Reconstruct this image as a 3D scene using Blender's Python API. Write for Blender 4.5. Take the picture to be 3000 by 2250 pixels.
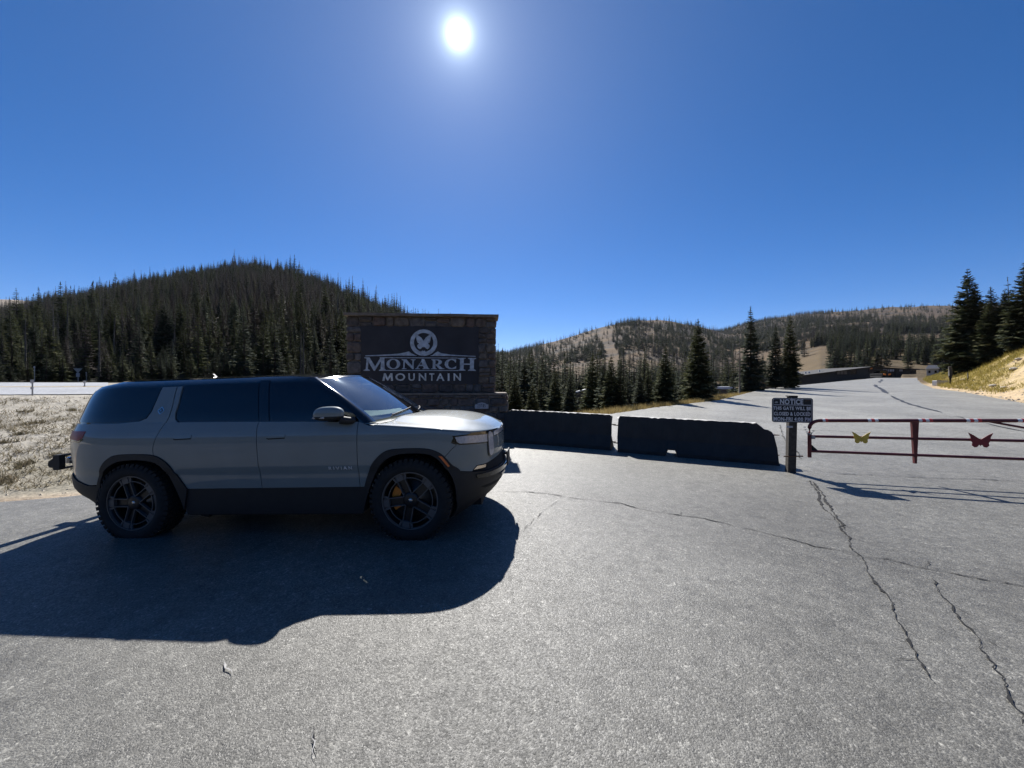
import bpy, bmesh, math, random
import numpy as np
from mathutils import Vector, Matrix, geometry

rad = math.radians
scene = bpy.context.scene
for o in list(bpy.data.objects):
    bpy.data.objects.remove(o)

# ------------------------------------------------------------------ camera
EYE = 1.585                       # eye height above the ground below it
FPX = 1127.0                      # focal length for a 3000 px wide picture
cam_data = bpy.data.cameras.new('camera')
cam_data.sensor_width = 36.0
cam_data.lens = 36.0 * FPX / 3000.0
cam_data.clip_start = 0.05
cam_data.clip_end = 8000.0
camera = bpy.data.objects.new('camera', cam_data)
scene.collection.objects.link(camera)
camera.location = (0, 0, EYE)
camera.rotation_euler = (rad(90), 0, 0)
scene.camera = camera

# ------------------------------------------------------------------ sky and sun
SUN_AZ, SUN_EL = rad(-7.95), rad(42.0)
SUN_DIR = Vector((math.sin(SUN_AZ) * math.cos(SUN_EL), math.cos(SUN_AZ) * math.cos(SUN_EL), math.sin(SUN_EL)))
world = bpy.data.worlds.new('World')
scene.world = world
world.use_nodes = True
wn, wl = world.node_tree.nodes, world.node_tree.links
wn.clear()
w_out = wn.new('ShaderNodeOutputWorld')
w_bg = wn.new('ShaderNodeBackground')
w_sky = wn.new('ShaderNodeTexSky')
w_sky.sky_type = 'NISHITA'
w_sky.sun_disc = False
w_sky.sun_elevation = SUN_EL
w_sky.sun_rotation = SUN_AZ
w_sky.altitude = 3300
w_sky.air_density = 1.0
w_sky.dust_density = 0.35
w_sky.ozone_density = 2.6
w_bg.inputs['Strength'].default_value = 0.070
# the bright aureole the thin high air keeps round the sun itself
w_geo = wn.new('ShaderNodeNewGeometry')
w_dot = wn.new('ShaderNodeVectorMath'); w_dot.operation = 'DOT_PRODUCT'
w_dot.inputs[1].default_value = tuple(-SUN_DIR)
w_acos = wn.new('ShaderNodeMath'); w_acos.operation = 'ARCCOSINE'
wl.new(w_geo.outputs['Incoming'], w_dot.inputs[0])
wl.new(w_dot.outputs['Value'], w_acos.inputs[0])
def w_glow(width, amount, power):
    a = wn.new('ShaderNodeMath'); a.operation = 'DIVIDE'; a.inputs[1].default_value = width
    wl.new(w_acos.outputs[0], a.inputs[0])
    b = wn.new('ShaderNodeMath'); b.operation = 'POWER'; b.inputs[1].default_value = power
    wl.new(a.outputs[0], b.inputs[0])
    c = wn.new('ShaderNodeMath'); c.operation = 'MULTIPLY'; c.inputs[1].default_value = -1
    wl.new(b.outputs[0], c.inputs[0])
    d = wn.new('ShaderNodeMath'); d.operation = 'EXPONENT'
    wl.new(c.outputs[0], d.inputs[0])
    e = wn.new('ShaderNodeMath'); e.operation = 'MULTIPLY'; e.inputs[1].default_value = amount
    wl.new(d.outputs[0], e.inputs[0])
    return e
g1, g2, g3 = w_glow(0.0095, 60.0, 1.0), w_glow(0.040, 6.0, 1.0), w_glow(0.30, 2.0, 1.0)
s1 = wn.new('ShaderNodeMath'); s1.operation = 'ADD'
s2 = wn.new('ShaderNodeMath'); s2.operation = 'ADD'
wl.new(g1.outputs[0], s1.inputs[0]); wl.new(g2.outputs[0], s1.inputs[1])
wl.new(s1.outputs[0], s2.inputs[0]); wl.new(g3.outputs[0], s2.inputs[1])
w_comb = wn.new('ShaderNodeMix'); w_comb.data_type = 'RGBA'; w_comb.blend_type = 'ADD'
w_comb.inputs[0].default_value = 1.0
w_tint = wn.new('ShaderNodeMix'); w_tint.data_type = 'RGBA'; w_tint.blend_type = 'MULTIPLY'
w_tint.inputs[0].default_value = 1.0
w_tint.inputs[7].default_value = (0.78, 0.90, 1.0, 1)
wl.new(s2.outputs[0], w_tint.inputs[6])
w_sat = wn.new('ShaderNodeHueSaturation'); w_sat.inputs['Saturation'].default_value = 1.34
wl.new(w_sky.outputs['Color'], w_sat.inputs['Color'])
w_col = wn.new('ShaderNodeMix'); w_col.data_type = 'RGBA'; w_col.blend_type = 'MULTIPLY'; w_col.inputs[0].default_value = 1.0
w_col.inputs[7].default_value = (1.02, 0.86, 0.97, 1)
wl.new(w_sat.outputs[0], w_col.inputs[6])
wl.new(w_col.outputs[2], w_comb.inputs[6])
wl.new(w_tint.outputs[2], w_comb.inputs[7])
wl.new(w_comb.outputs[2], w_bg.inputs['Color'])
wl.new(w_bg.outputs[0], w_out.inputs['Surface'])

sun_data = bpy.data.lights.new('sun', 'SUN')
sun_data.energy = 5.0
sun_data.angle = rad(0.53)
sun_data.color = (1.0, 0.97, 0.93)
sun = bpy.data.objects.new('sun', sun_data)
scene.collection.objects.link(sun)
sun.rotation_euler = SUN_DIR.to_track_quat('Z', 'Y').to_euler()
sun.location = SUN_DIR * 60

scene.view_settings.view_transform = 'Standard'
scene.view_settings.look = 'None'
scene.view_settings.gamma = 1.0
scene.view_settings.use_curve_mapping = False
scene.view_settings.exposure = 0.75
scene.cycles.max_bounces = 6
scene.cycles.transparent_max_bounces = 12
scene.cycles.caustics_reflective = False
scene.cycles.caustics_refractive = False

# ------------------------------------------------------------------ helpers
C = scene.collection

def link(o, parent=None):
    C.objects.link(o)
    if parent is not None:
        o.parent = parent
    return o

def tag(o, label=None, cat=None, group=None, kind=None):
    if label: o['label'] = label
    if cat: o['category'] = cat
    if group: o['group'] = group
    if kind: o['kind'] = kind
    return o

def empty(name, loc=(0, 0, 0), rz=0.0):
    o = bpy.data.objects.new(name, None)
    o.empty_display_size = 0.2
    link(o)
    o.location = loc
    o.rotation_euler = (0, 0, rz)
    return o

def mesh_from(name, verts, faces, mat=None, smooth=False):
    me = bpy.data.meshes.new(name)
    me.from_pydata([tuple(map(float, v)) for v in verts], [], [tuple(f) for f in faces])
    if mat: me.materials.append(mat)
    if smooth:
        me.polygons.foreach_set('use_smooth', [True] * len(me.polygons))
    me.update()
    return me

def obj(name, verts, faces, mat=None, parent=None, smooth=False):
    return link(bpy.data.objects.new(name, mesh_from(name, verts, faces, mat, smooth)), parent)

class MB:
    """Collects simple solids into one mesh."""
    def __init__(s):
        s.v, s.f, s.sm = [], [], []
    def add(s, verts, faces, smooth=False):
        n = len(s.v)
        s.v += [tuple(map(float, p)) for p in verts]
        s.f += [tuple(i + n for i in f) for f in faces]
        s.sm += [smooth] * len(faces)
        return s
    def box(s, c, size, M=None, bevel=0.0):
        hx, hy, hz = size[0] / 2, size[1] / 2, size[2] / 2
        if bevel > 0:
            b = min(bevel, hx * .9, hy * .9, hz * .9)
            pts, fs = [], []
            # chamfered box: three rings
            def ring(x, y, z): return [(-x, -y + 0, z), (x, -y, z), (x, y, z), (-x, y, z)]
            rings = [ring(hx - b, hy - b, -hz), ring(hx, hy, -hz + b), ring(hx, hy, hz - b), ring(hx - b, hy - b, hz)]
            for r in rings: pts += r
            fs.append((3, 2, 1, 0))
            for k in range(3):
                for i in range(4):
                    j = (i + 1) % 4
                    fs.append((4 * k + i, 4 * k + j, 4 * k + 4 + j, 4 * k + 4 + i))
            fs.append((12, 13, 14, 15))
        else:
            pts = [(-hx, -hy, -hz), (hx, -hy, -hz), (hx, hy, -hz), (-hx, hy, -hz), (-hx, -hy, hz), (hx, -hy, hz), (hx, hy, hz), (-hx, hy, hz)]
            fs = [(3, 2, 1, 0), (4, 5, 6, 7), (0, 1, 5, 4), (1, 2, 6, 5), (2, 3, 7, 6), (3, 0, 4, 7)]
        c = Vector(c)
        if M is not None: pts = [tuple(M @ Vector(p) + c) for p in pts]
        else: pts = [tuple(Vector(p) + c) for p in pts]
        return s.add(pts, fs)
    def tube(s, path, r, n=10, caps=True, smooth=True):
        path = [Vector(p) for p in path]
        rs = r if hasattr(r, '__len__') else [r] * len(path)
        pts, fs = [], []
        up = Vector((0, 0, 1))
        for i, p in enumerate(path):
            d = (path[min(i + 1, len(path) - 1)] - path[max(i - 1, 0)]).normalized()
            a = d.cross(up)
            if a.length < 1e-3: a = d.cross(Vector((1, 0, 0)))
            a.normalize(); b = a.cross(d)
            for k in range(n):
                t = 2 * math.pi * k / n
                pts.append(p + a * math.cos(t) * rs[i] + b * math.sin(t) * rs[i])
        for i in range(len(path) - 1):
            for k in range(n):
                l = (k + 1) % n
                fs.append((i * n + k, i * n + l, (i + 1) * n + l, (i + 1) * n + k))
        s.add(pts, fs, smooth)
        if caps:
            s.add(pts[:n], [tuple(range(n))]); s.add(pts[-n:], [tuple(range(n - 1, -1, -1))])
        return s
    def lathe_y(s, prof, c=(0, 0, 0), n=48, a0=0.0, a1=2 * math.pi, smooth=True, flat=False):
        """prof: (radius, y) pairs turned about the Y axis through c."""
        full = abs(a1 - a0 - 2 * math.pi) < 1e-6
        m = n if full else n + 1
        pts, fs = [], []
        for r, y in prof:
            for k in range(m):
                t = a0 + (a1 - a0) * k / n
                pts.append((c[0] + r * math.cos(t), c[1] + y, c[2] + r * math.sin(t)))
        for i in range(len(prof) - 1):
            for k in range(n):
                l = (k + 1) % m
                fs.append((i * m + k, (i + 1) * m + k, (i + 1) * m + l, i * m + l))
        return s.add(pts, fs, smooth)
    def prism(s, poly, depth, M=None, tri=True):
        """2-D outline (x, z) extruded along y from 0 to depth."""
        n = len(poly)
        tris = geometry.tessellate_polygon([[Vector((p[0], p[1], 0)) for p in poly]])
        pts = [(p[0], 0, p[1]) for p in poly] + [(p[0], depth, p[1]) for p in poly]
        area = sum(poly[i][0] * poly[(i + 1) % n][1] - poly[(i + 1) % n][0] * poly[i][1] for i in range(n))
        fs = []
        for t in tris:
            a, b, c = t
            p, q, r = poly[a], poly[b], poly[c]
            cr = (q[0] - p[0]) * (r[1] - p[1]) - (q[1] - p[1]) * (r[0] - p[0])
            if cr < 0: a, c = c, a
            fs.append((a, b, c)); fs.append((c + n, b + n, a + n))
        for i in range(n):
            j = (i + 1) % n
            fs.append((j, i, i + n, j + n) if area > 0 else (i, j, j + n, i + n))
        if M is not None: pts = [tuple(M @ Vector(p)) for p in pts]
        return s.add(pts, fs)
    def build(s, name, mat=None, parent=None):
        me = bpy.data.meshes.new(name)
        me.from_pydata(s.v, [], s.f)
        if mat: me.materials.append(mat)
        me.polygons.foreach_set('use_smooth', s.sm)
        me.update()
        return link(bpy.data.objects.new(name, me), parent)

def hermite(x, xs, ys):
    """Smooth monotone-ish interpolation through (xs, ys); x may be an array."""
    xs, ys = np.asarray(xs, float), np.asarray(ys, float)
    h = np.diff(xs); dl = np.diff(ys) / h
    m = np.zeros_like(ys)
    for i in range(1, len(xs) - 1):
        if dl[i - 1] * dl[i] > 0:
            w1, w2 = 2 * h[i] + h[i - 1], h[i] + 2 * h[i - 1]
            m[i] = (w1 + w2) / (w1 / dl[i - 1] + w2 / dl[i])
    m[0], m[-1] = dl[0], dl[-1]
    x = np.clip(x, xs[0], xs[-1])
    i = np.clip(np.searchsorted(xs, x) - 1, 0, len(xs) - 2)
    t = (x - xs[i]) / h[i]
    return ((1 + 2 * t) * (1 - t) ** 2 * ys[i] + t * (1 - t) ** 2 * h[i] * m[i] + t * t * (3 - 2 * t) * ys[i + 1] + t * t * (t - 1) * h[i] * m[i + 1])

def sstep(a, b, x):
    t = np.clip((np.asarray(x, float) - a) / (b - a), 0, 1)
    return t * t * (3 - 2 * t)

# ------------------------------------------------------------------ materials
def mat_new(name):
    m = bpy.data.materials.new(name)
    m.use_nodes = True
    nt = m.node_tree
    bsdf = nt.nodes['Principled BSDF']
    return m, nt, bsdf

def N(nt, kind, **kw):
    n = nt.nodes.new(kind)
    for k, v in kw.items(): setattr(n, k, v)
    return n

def ramp(nt, fac, stops):
    r = N(nt, 'ShaderNodeValToRGB')
    el = r.color_ramp.elements
    while len(el) < len(stops): el.new(0.5)
    for e, (p, c) in zip(el, stops):
        e.position = p
        e.color = (c[0], c[1], c[2], 1) if hasattr(c, '__len__') else (c, c, c, 1)
    nt.links.new(fac, r.inputs[0])
    return r

def plain(name, col, rough=0.6, metal=0.0, var=0.12, scale=6.0, bump=0.0, bscale=60.0, coat=0.0, spec=0.5, var_detail=5.0):
    """A base colour broken up by soft noise, with optional fine relief."""
    m, nt, b = mat_new(name)
    tc = N(nt, 'ShaderNodeTexCoord')
    nz = N(nt, 'ShaderNodeTexNoise'); nz.inputs['Scale'].default_value = scale; nz.inputs['Detail'].default_value = var_detail
    nt.links.new(tc.outputs['Object'], nz.inputs['Vector'])
    lo = tuple(c * (1 - var) for c in col); hi = tuple(min(1, c * (1 + var)) for c in col)
    r = ramp(nt, nz.outputs['Fac'], [(0.3, lo), (0.7, hi)])
    nt.links.new(r.outputs[0], b.inputs['Base Color'])
    b.inputs['Roughness'].default_value = rough
    b.inputs['Metallic'].default_value = metal
    b.inputs['Specular IOR Level'].default_value = spec
    b.inputs['Coat Weight'].default_value = coat
    b.inputs['Coat Roughness'].default_value = 0.03
    if bump > 0:
        n2 = N(nt, 'ShaderNodeTexNoise'); n2.inputs['Scale'].default_value = bscale; n2.inputs['Detail'].default_value = 6
        nt.links.new(tc.outputs['Object'], n2.inputs['Vector'])
        bp = N(nt, 'ShaderNodeBump'); bp.inputs['Strength'].default_value = 1.0; bp.inputs['Distance'].default_value = bump
        nt.links.new(n2.outputs['Fac'], bp.inputs['Height'])
        nt.links.new(bp.outputs[0], b.inputs['Normal'])
    return m

def ramp_mix(nt, a, b, fac, mode='MIX'):
    m = N(nt, 'ShaderNodeMix'); m.data_type = 'RGBA'; m.blend_type = mode
    for s, i in ((fac, 0), (a, 6), (b, 7)):
        if hasattr(s, 'is_output') or hasattr(s, 'links'):
            nt.links.new(s, m.inputs[i])
        elif hasattr(s, '__len__'):
            m.inputs[i].default_value = (s[0], s[1], s[2], 1)
        else:
            m.inputs[i].default_value = s
    return m.outputs[2]

def asphalt_material(name, dark, light, agg=1.0, glare_tone=False):
    m, nt, b = mat_new(name)
    tc = N(nt, 'ShaderNodeTexCoord'); P = tc.outputs['Object']
    big = N(nt, 'ShaderNodeTexNoise'); big.inputs['Scale'].default_value = 0.35; big.inputs['Detail'].default_value = 6; big.inputs['Roughness'].default_value = .62
    mid = N(nt, 'ShaderNodeTexNoise'); mid.inputs['Scale'].default_value = 7.5; mid.inputs['Detail'].default_value = 7; mid.inputs['Roughness'].default_value = .7
    vor = N(nt, 'ShaderNodeTexVoronoi'); vor.inputs['Scale'].default_value = 105.0
    vo2 = N(nt, 'ShaderNodeTexVoronoi'); vo2.inputs['Scale'].default_value = 52.0
    fine = N(nt, 'ShaderNodeTexNoise'); fine.inputs['Scale'].default_value = 170; fine.inputs['Detail'].default_value = 3
    for n in (big, mid, vor, vo2, fine): nt.links.new(P, n.inputs['Vector'])
    base = ramp(nt, big.outputs['Fac'], [(0.30, dark), (0.52, tuple((a + c) / 2 for a, c in zip(dark, light))), (0.72, light)])
    m1 = ramp(nt, mid.outputs['Fac'], [(0.30, 0.66), (0.5, 1.0), (0.70, 1.28)])
    c1 = ramp_mix(nt, base.outputs[0], m1.outputs[0], 1.0, 'MULTIPLY')
    sep = N(nt, 'ShaderNodeSeparateColor'); nt.links.new(vor.outputs['Color'], sep.inputs[0])
    st = ramp(nt, sep.outputs[0], [(0.0, 0.42), (0.45, 0.85), (0.8, 1.25), (0.95, 2.0), (1.0, 2.6)])
    c2 = ramp_mix(nt, c1, st.outputs[0], 0.55 * agg, 'MULTIPLY')
    sep2 = N(nt, 'ShaderNodeSeparateColor'); nt.links.new(vo2.outputs['Color'], sep2.inputs[0])
    st2 = ramp(nt, sep2.outputs[1], [(0.0, 0.75), (0.6, 1.0), (0.965, 1.05), (0.985, 1.8), (1.0, 2.4)])
    c3 = ramp_mix(nt, c2, st2.outputs[0], 0.6 * agg, 'MULTIPLY')
    # hairline crazing that comes and goes, and darker oil-stained blotches
    wob = N(nt, 'ShaderNodeVectorMath'); wob.operation = 'MULTIPLY_ADD'; wob.inputs[1].default_value = (0.35, 0.35, 0.35)
    nt.links.new(mid.outputs['Color'], wob.inputs[0]); nt.links.new(P, wob.inputs[2])
    cz = N(nt, 'ShaderNodeTexVoronoi'); cz.feature = 'DISTANCE_TO_EDGE'; cz.inputs['Scale'].default_value = 3.2
    nt.links.new(wob.outputs[0], cz.inputs['Vector'])
    mk = N(nt, 'ShaderNodeTexNoise'); mk.inputs['Scale'].default_value = 0.9; mk.inputs['Detail'].default_value = 4
    nt.links.new(P, mk.inputs['Vector'])
    line = ramp(nt, cz.outputs['Distance'], [(0.0, 0.45), (0.012, 1.0)])
    msk = ramp(nt, mk.outputs['Fac'], [(0.54, 0.0), (0.66, 0.75)])
    c3 = ramp_mix(nt, c3, ramp_mix(nt, (1, 1, 1), line.outputs[0], msk.outputs[0]), 1.0, 'MULTIPLY')
    st_n = N(nt, 'ShaderNodeTexNoise'); st_n.inputs['Scale'].default_value = 1.3; st_n.inputs['Detail'].default_value = 5; st_n.inputs['Distortion'].default_value = 1.2
    nt.links.new(P, st_n.inputs['Vector'])
    stn = ramp(nt, st_n.outputs['Fac'], [(0.28, 0.80), (0.40, 1.0), (0.64, 1.0), (0.76, 1.10)])
    c3 = ramp_mix(nt, c3, stn.outputs[0], 0.9, 'MULTIPLY')
    wa = N(nt, 'ShaderNodeAttribute'); wa.attribute_name = 'glare_tone'  # multiplier holding the brightness painted on the far road
    wm = ramp_mix(nt, (1, 1, 1), wa.outputs['Color'], 1.0 if glare_tone else 0.0)
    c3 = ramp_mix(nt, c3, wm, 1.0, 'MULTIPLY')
    nt.links.new(c3, b.inputs['Base Color'])
    rr = ramp(nt, sep.outputs[1], [(0, 0.38), (1, 0.75)])
    nt.links.new(rr.outputs[0], b.inputs['Roughness'])
    b.inputs['Specular IOR Level'].default_value = 0.45
    # relief: rounded stones in a pitted binder
    add = N(nt, 'ShaderNodeMath'); add.operation = 'MULTIPLY_ADD'
    nt.links.new(vor.outputs['Distance'], add.inputs[0]); add.inputs[1].default_value = -0.6
    nt.links.new(fine.outputs['Fac'], add.inputs[2])
    bp = N(nt, 'ShaderNodeBump'); bp.inputs['Strength'].default_value = 0.8; bp.inputs['Distance'].default_value = 0.0042
    nt.links.new(add.outputs[0], bp.inputs['Height'])
    bp2 = N(nt, 'ShaderNodeBump'); bp2.inputs['Strength'].default_value = 0.5; bp2.inputs['Distance'].default_value = 0.010
    nt.links.new(mid.outputs['Fac'], bp2.inputs['Height']); nt.links.new(bp.outputs[0], bp2.inputs['Normal'])
    nt.links.new(bp2.outputs[0], b.inputs['Normal'])
    return m

def foliage_material(name, c1, c2, c3, trans=0.25):
    m, nt, b = mat_new(name)
    info = N(nt, 'ShaderNodeObjectInfo')
    geo = N(nt, 'ShaderNodeNewGeometry')
    r1 = ramp(nt, geo.outputs['Random Per Island'], [(0.0, c1), (0.55, c2), (1.0, c3)])
    hs = N(nt, 'ShaderNodeHueSaturation')
    mr = N(nt, 'ShaderNodeMapRange'); mr.inputs[3].default_value = 0.75; mr.inputs[4].default_value = 1.3
    nt.links.new(info.outputs['Random'], mr.inputs[0]); nt.links.new(mr.outputs[0], hs.inputs['Value'])
    nt.links.new(r1.outputs[0], hs.inputs['Color'])
    nt.links.new(hs.outputs[0], b.inputs['Base Color'])
    b.inputs['Roughness'].default_value = 0.9
    b.inputs['Specular IOR Level'].default_value = 0.10
    tr = N(nt, 'ShaderNodeBsdfTranslucent'); nt.links.new(hs.outputs[0], tr.inputs['Color'])
    mx = N(nt, 'ShaderNodeMixShader'); mx.inputs[0].default_value = trans
    out = nt.nodes['Material Output']
    nt.links.new(b.outputs[0], mx.inputs[1]); nt.links.new(tr.outputs[0], mx.inputs[2])
    nt.links.new(mx.outputs[0], out.inputs['Surface'])
    return m

def glass_material(name, tint, rough=0.01, see=0.5, f0=0.07):
    m, nt, b = mat_new(name)
    nt.nodes.remove(b)
    out = nt.nodes['Material Output']
    gl = N(nt, 'ShaderNodeBsdfGlossy'); gl.inputs['Roughness'].default_value = rough
    gl.inputs['Color'].default_value = (1, 1, 1, 1)
    tr = N(nt, 'ShaderNodeBsdfTransparent'); tr.inputs['Color'].default_value = (*tint, 1)
    df = N(nt, 'ShaderNodeBsdfDiffuse')
    tc = N(nt, 'ShaderNodeTexCoord'); nz = N(nt, 'ShaderNodeTexNoise'); nz.inputs['Scale'].default_value = 9; nz.inputs['Detail'].default_value = 8
    nt.links.new(tc.outputs['Object'], nz.inputs['Vector'])
    dr = ramp(nt, nz.outputs['Fac'], [(0.3, 0.10), (0.75, 0.30)])
    nt.links.new(dr.outputs[0], df.inputs['Color'])
    dust = N(nt, 'ShaderNodeMixShader')
    df_fac = ramp(nt, nz.outputs['Fac'], [(0.35, 0.01), (0.8, 0.01 + see * 0.10)])
    nt.links.new(df_fac.outputs[0], dust.inputs[0]); nt.links.new(tr.outputs[0], dust.inputs[1]); nt.links.new(df.outputs[0], dust.inputs[2])
    # reflectance that is the same from both faces of the thin pane
    lw = N(nt, 'ShaderNodeLayerWeight'); lw.inputs['Blend'].default_value = 0.5
    pwr = N(nt, 'ShaderNodeMath'); pwr.operation = 'POWER'; pwr.inputs[1].default_value = 4.0
    nt.links.new(lw.outputs['Facing'], pwr.inputs[0])
    fr = N(nt, 'ShaderNodeMath'); fr.operation = 'MULTIPLY_ADD'; fr.inputs[1].default_value = 1 - f0; fr.inputs[2].default_value = f0
    nt.links.new(pwr.outputs[0], fr.inputs[0])
    mx = N(nt, 'ShaderNodeMixShader')
    nt.links.new(fr.outputs[0], mx.inputs[0]); nt.links.new(dust.outputs[0], mx.inputs[1]); nt.links.new(gl.outputs[0], mx.inputs[2])
    nt.links.new(mx.outputs[0], out.inputs['Surface'])
    return m

M = {}
M['asphalt'] = asphalt_material('worn_asphalt', (0.096, 0.092, 0.081), (0.154, 0.149, 0.133), glare_tone=True)
M['highway'] = asphalt_material('highway_asphalt', (0.34, 0.34, 0.335), (0.44, 0.44, 0.43), 0.25)
M['crack'] = plain('crack_filler', (0.010, 0.010, 0.010), 0.95, var=0.5, scale=40)
M['tar'] = plain('tar_seal', (0.022, 0.022, 0.024), 0.55, var=0.3, scale=8)
M['pale_crack'] = plain('pale_scar', (0.34, 0.33, 0.31), 0.9, var=0.3, scale=40)
M['yellow_line'] = plain('yellow_road_paint', (0.55, 0.36, 0.06), 0.7, var=0.25, scale=3)
M['white_line'] = plain('white_road_paint', (0.7, 0.7, 0.68), 0.7, var=0.2, scale=3)
M['paint'] = plain('stone_grey_paint', (0.200, 0.228, 0.224), 0.55, metal=0.0, var=0.05, scale=3, coat=1.0, spec=0.25)
M['gloss_black'] = plain('gloss_black', (0.006, 0.006, 0.007), 0.10, var=0.2, scale=5, coat=0.6)
M['plastic'] = plain('black_cladding', (0.018, 0.018, 0.019), 0.62, var=0.15, scale=12, bump=0.0006, bscale=400)
M['under'] = plain('underbody_black', (0.010, 0.010, 0.010), 0.9, var=0.3, scale=6)
M['rubber'] = plain('tyre_rubber', (0.017, 0.017, 0.017), 0.85, var=0.25, scale=14, bump=0.001, bscale=90)
M['wheel_dark'] = plain('wheel_black', (0.012, 0.012, 0.013), 0.35, var=0.2, scale=8)
M['wheel_grey'] = plain('wheel_machined', (0.115, 0.113, 0.113), 0.45, metal=0.2, var=0.08, scale=10)
M['disc'] = plain('brake_disc_steel', (0.16, 0.16, 0.16), 0.4, metal=0.8, var=0.2, scale=14)
M['caliper'] = plain('caliper_amber', (0.85, 0.27, 0.03), 0.45, var=0.1)
M['amber'] = plain('amber_marker', (0.75, 0.16, 0.03), 0.35, var=0.1, coat=0.5)
M['red_lamp'] = plain('red_lamp', (0.30, 0.012, 0.016), 0.45, var=0.2, coat=0.15)
M['lens'] = plain('lamp_lens', (0.52, 0.49, 0.48), 0.28, var=0.18, scale=40, coat=0.8)
M['silver'] = plain('silver_trim', (0.55, 0.55, 0.55), 0.25, metal=0.9, var=0.05)
M['chrome'] = plain('polished_metal', (0.7, 0.7, 0.7), 0.12, metal=1.0, var=0.05)
M['glass_dark'] = glass_material('privacy_glass', (0.035, 0.037, 0.040), 0.008, 0.15)
M['glass_clear'] = glass_material('windscreen_glass', (0.62, 0.70, 0.67), 0.006, 1.1, 0.26)
M['cabin'] = plain('cabin_trim', (0.022, 0.023, 0.026), 0.8, var=0.2)
M['paper'] = plain('pale_dash_sheet', (0.62, 0.68, 0.60), 0.7, var=0.08)
M['mortar'] = plain('sign_mortar', (0.20, 0.165, 0.135), 0.95, var=0.25, scale=14, bump=0.01, bscale=60)
M['slate'] = plain('dark_sign_panel', (0.030, 0.026, 0.029), 0.62, var=0.35, scale=2.2, bump=0.002, bscale=30)
M['letter_grey'] = plain('weathered_letter_metal', (0.46, 0.49, 0.53), 0.5, metal=0.1, var=0.30, scale=11)
M['letter_white'] = plain('pale_letter_metal', (0.66, 0.65, 0.62), 0.5, metal=0.1, var=0.35, scale=14)
M['plaque'] = plain('plaque_grey', (0.42, 0.42, 0.44), 0.6, var=0.1)
M['ink'] = plain('plaque_ink', (0.02, 0.02, 0.025), 0.6)
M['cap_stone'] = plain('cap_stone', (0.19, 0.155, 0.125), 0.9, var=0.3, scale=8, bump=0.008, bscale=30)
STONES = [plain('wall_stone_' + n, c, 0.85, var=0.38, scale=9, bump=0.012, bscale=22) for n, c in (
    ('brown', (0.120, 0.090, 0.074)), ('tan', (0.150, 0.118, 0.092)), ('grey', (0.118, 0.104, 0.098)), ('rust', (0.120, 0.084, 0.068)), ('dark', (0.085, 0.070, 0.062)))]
M['concrete'] = plain('barrier_concrete', (0.024, 0.024, 0.024), 0.75, var=0.22, scale=4, bump=0.006, bscale=25)  # shade on the barrier sides painted in as near-black
M['concrete_top'] = plain('bare_concrete_top', (0.55, 0.53, 0.50), 0.8, var=0.25, scale=9, bump=0.004, bscale=40)  # sunlight on the barrier top painted in as a pale tone
M['rebar'] = plain('rusty_steel', (0.10, 0.055, 0.03), 0.8, var=0.4, scale=30)
M['wood_post'] = plain('dark_treated_wood', (0.055, 0.047, 0.038), 0.85, var=0.4, scale=18, bump=0.004, bscale=50)
M['sign_black'] = plain('notice_black', (0.010, 0.010, 0.012), 0.5, var=0.2)
M['sign_white'] = plain('notice_white', (0.62, 0.62, 0.64), 0.6, var=0.1, scale=20)
M['gate_red'] = plain('gate_red_paint', (0.105, 0.010, 0.012), 0.42, var=0.25, scale=9)
M['tape_red'] = plain('tape_red', (0.55, 0.05, 0.05), 0.5, var=0.15)
M['tape_white'] = plain('tape_white', (0.78, 0.78, 0.76), 0.5, var=0.12, scale=30)
M['butterfly_yellow'] = plain('butterfly_yellow', (0.62, 0.42, 0.06), 0.55, var=0.2, scale=14)
M['butterfly_red'] = plain('butterfly_red', (0.20, 0.012, 0.020), 0.5, var=0.2, scale=14)
M['galv'] = plain('galvanised_steel', (0.34, 0.35, 0.36), 0.45, metal=0.6, var=0.2, scale=14)
M['bark'] = plain('spruce_bark', (0.085, 0.065, 0.050), 0.95, var=0.4, scale=8)
M['dead_wood'] = plain('dead_grey_wood', (0.105, 0.090, 0.078), 0.95, var=0.35, scale=8)
M['needles'] = foliage_material('spruce_needles', (0.034, 0.045, 0.022), (0.064, 0.075, 0.036), (0.130, 0.128, 0.062))
M['needles_blue'] = foliage_material('spruce_needles_bluish', (0.036, 0.048, 0.036), (0.064, 0.078, 0.054), (0.110, 0.118, 0.076))
M['needles_dry'] = foliage_material('beetle_killed_needles', (0.062, 0.054, 0.050), (0.098, 0.086, 0.077), (0.150, 0.132, 0.110), 0.15)
M['grass_dry'] = foliage_material('dry_grass_blades', (0.26, 0.19, 0.075), (0.34, 0.26, 0.11), (0.40, 0.33, 0.16), 0.4)
M['grass_green'] = foliage_material('green_grass_blades', (0.16, 0.145, 0.035), (0.27, 0.22, 0.055), (0.36, 0.28, 0.10), 0.4)
M['scrub'] = foliage_material('dry_scrub', (0.085, 0.078, 0.048), (0.17, 0.145, 0.09), (0.28, 0.23, 0.16), 0.35)
M['rock'] = plain('pale_rock', (0.44, 0.39, 0.31), 0.9, var=0.3, scale=5, bump=0.02, bscale=9)
M['log_wall'] = plain('dark_lodge_siding', (0.060, 0.055, 0.048), 0.85, var=0.2, scale=3)
M['lodge_roof'] = plain('lodge_roof', (0.045, 0.042, 0.038), 0.8, var=0.2, scale=2)
M['letter_plate'] = plain('bright_letter', (0.68, 0.68, 0.68), 0.4, metal=0.2, var=0.04)
M['white_roof'] = plain('white_metal_roof', (0.80, 0.80, 0.80), 0.45, var=0.05)
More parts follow.
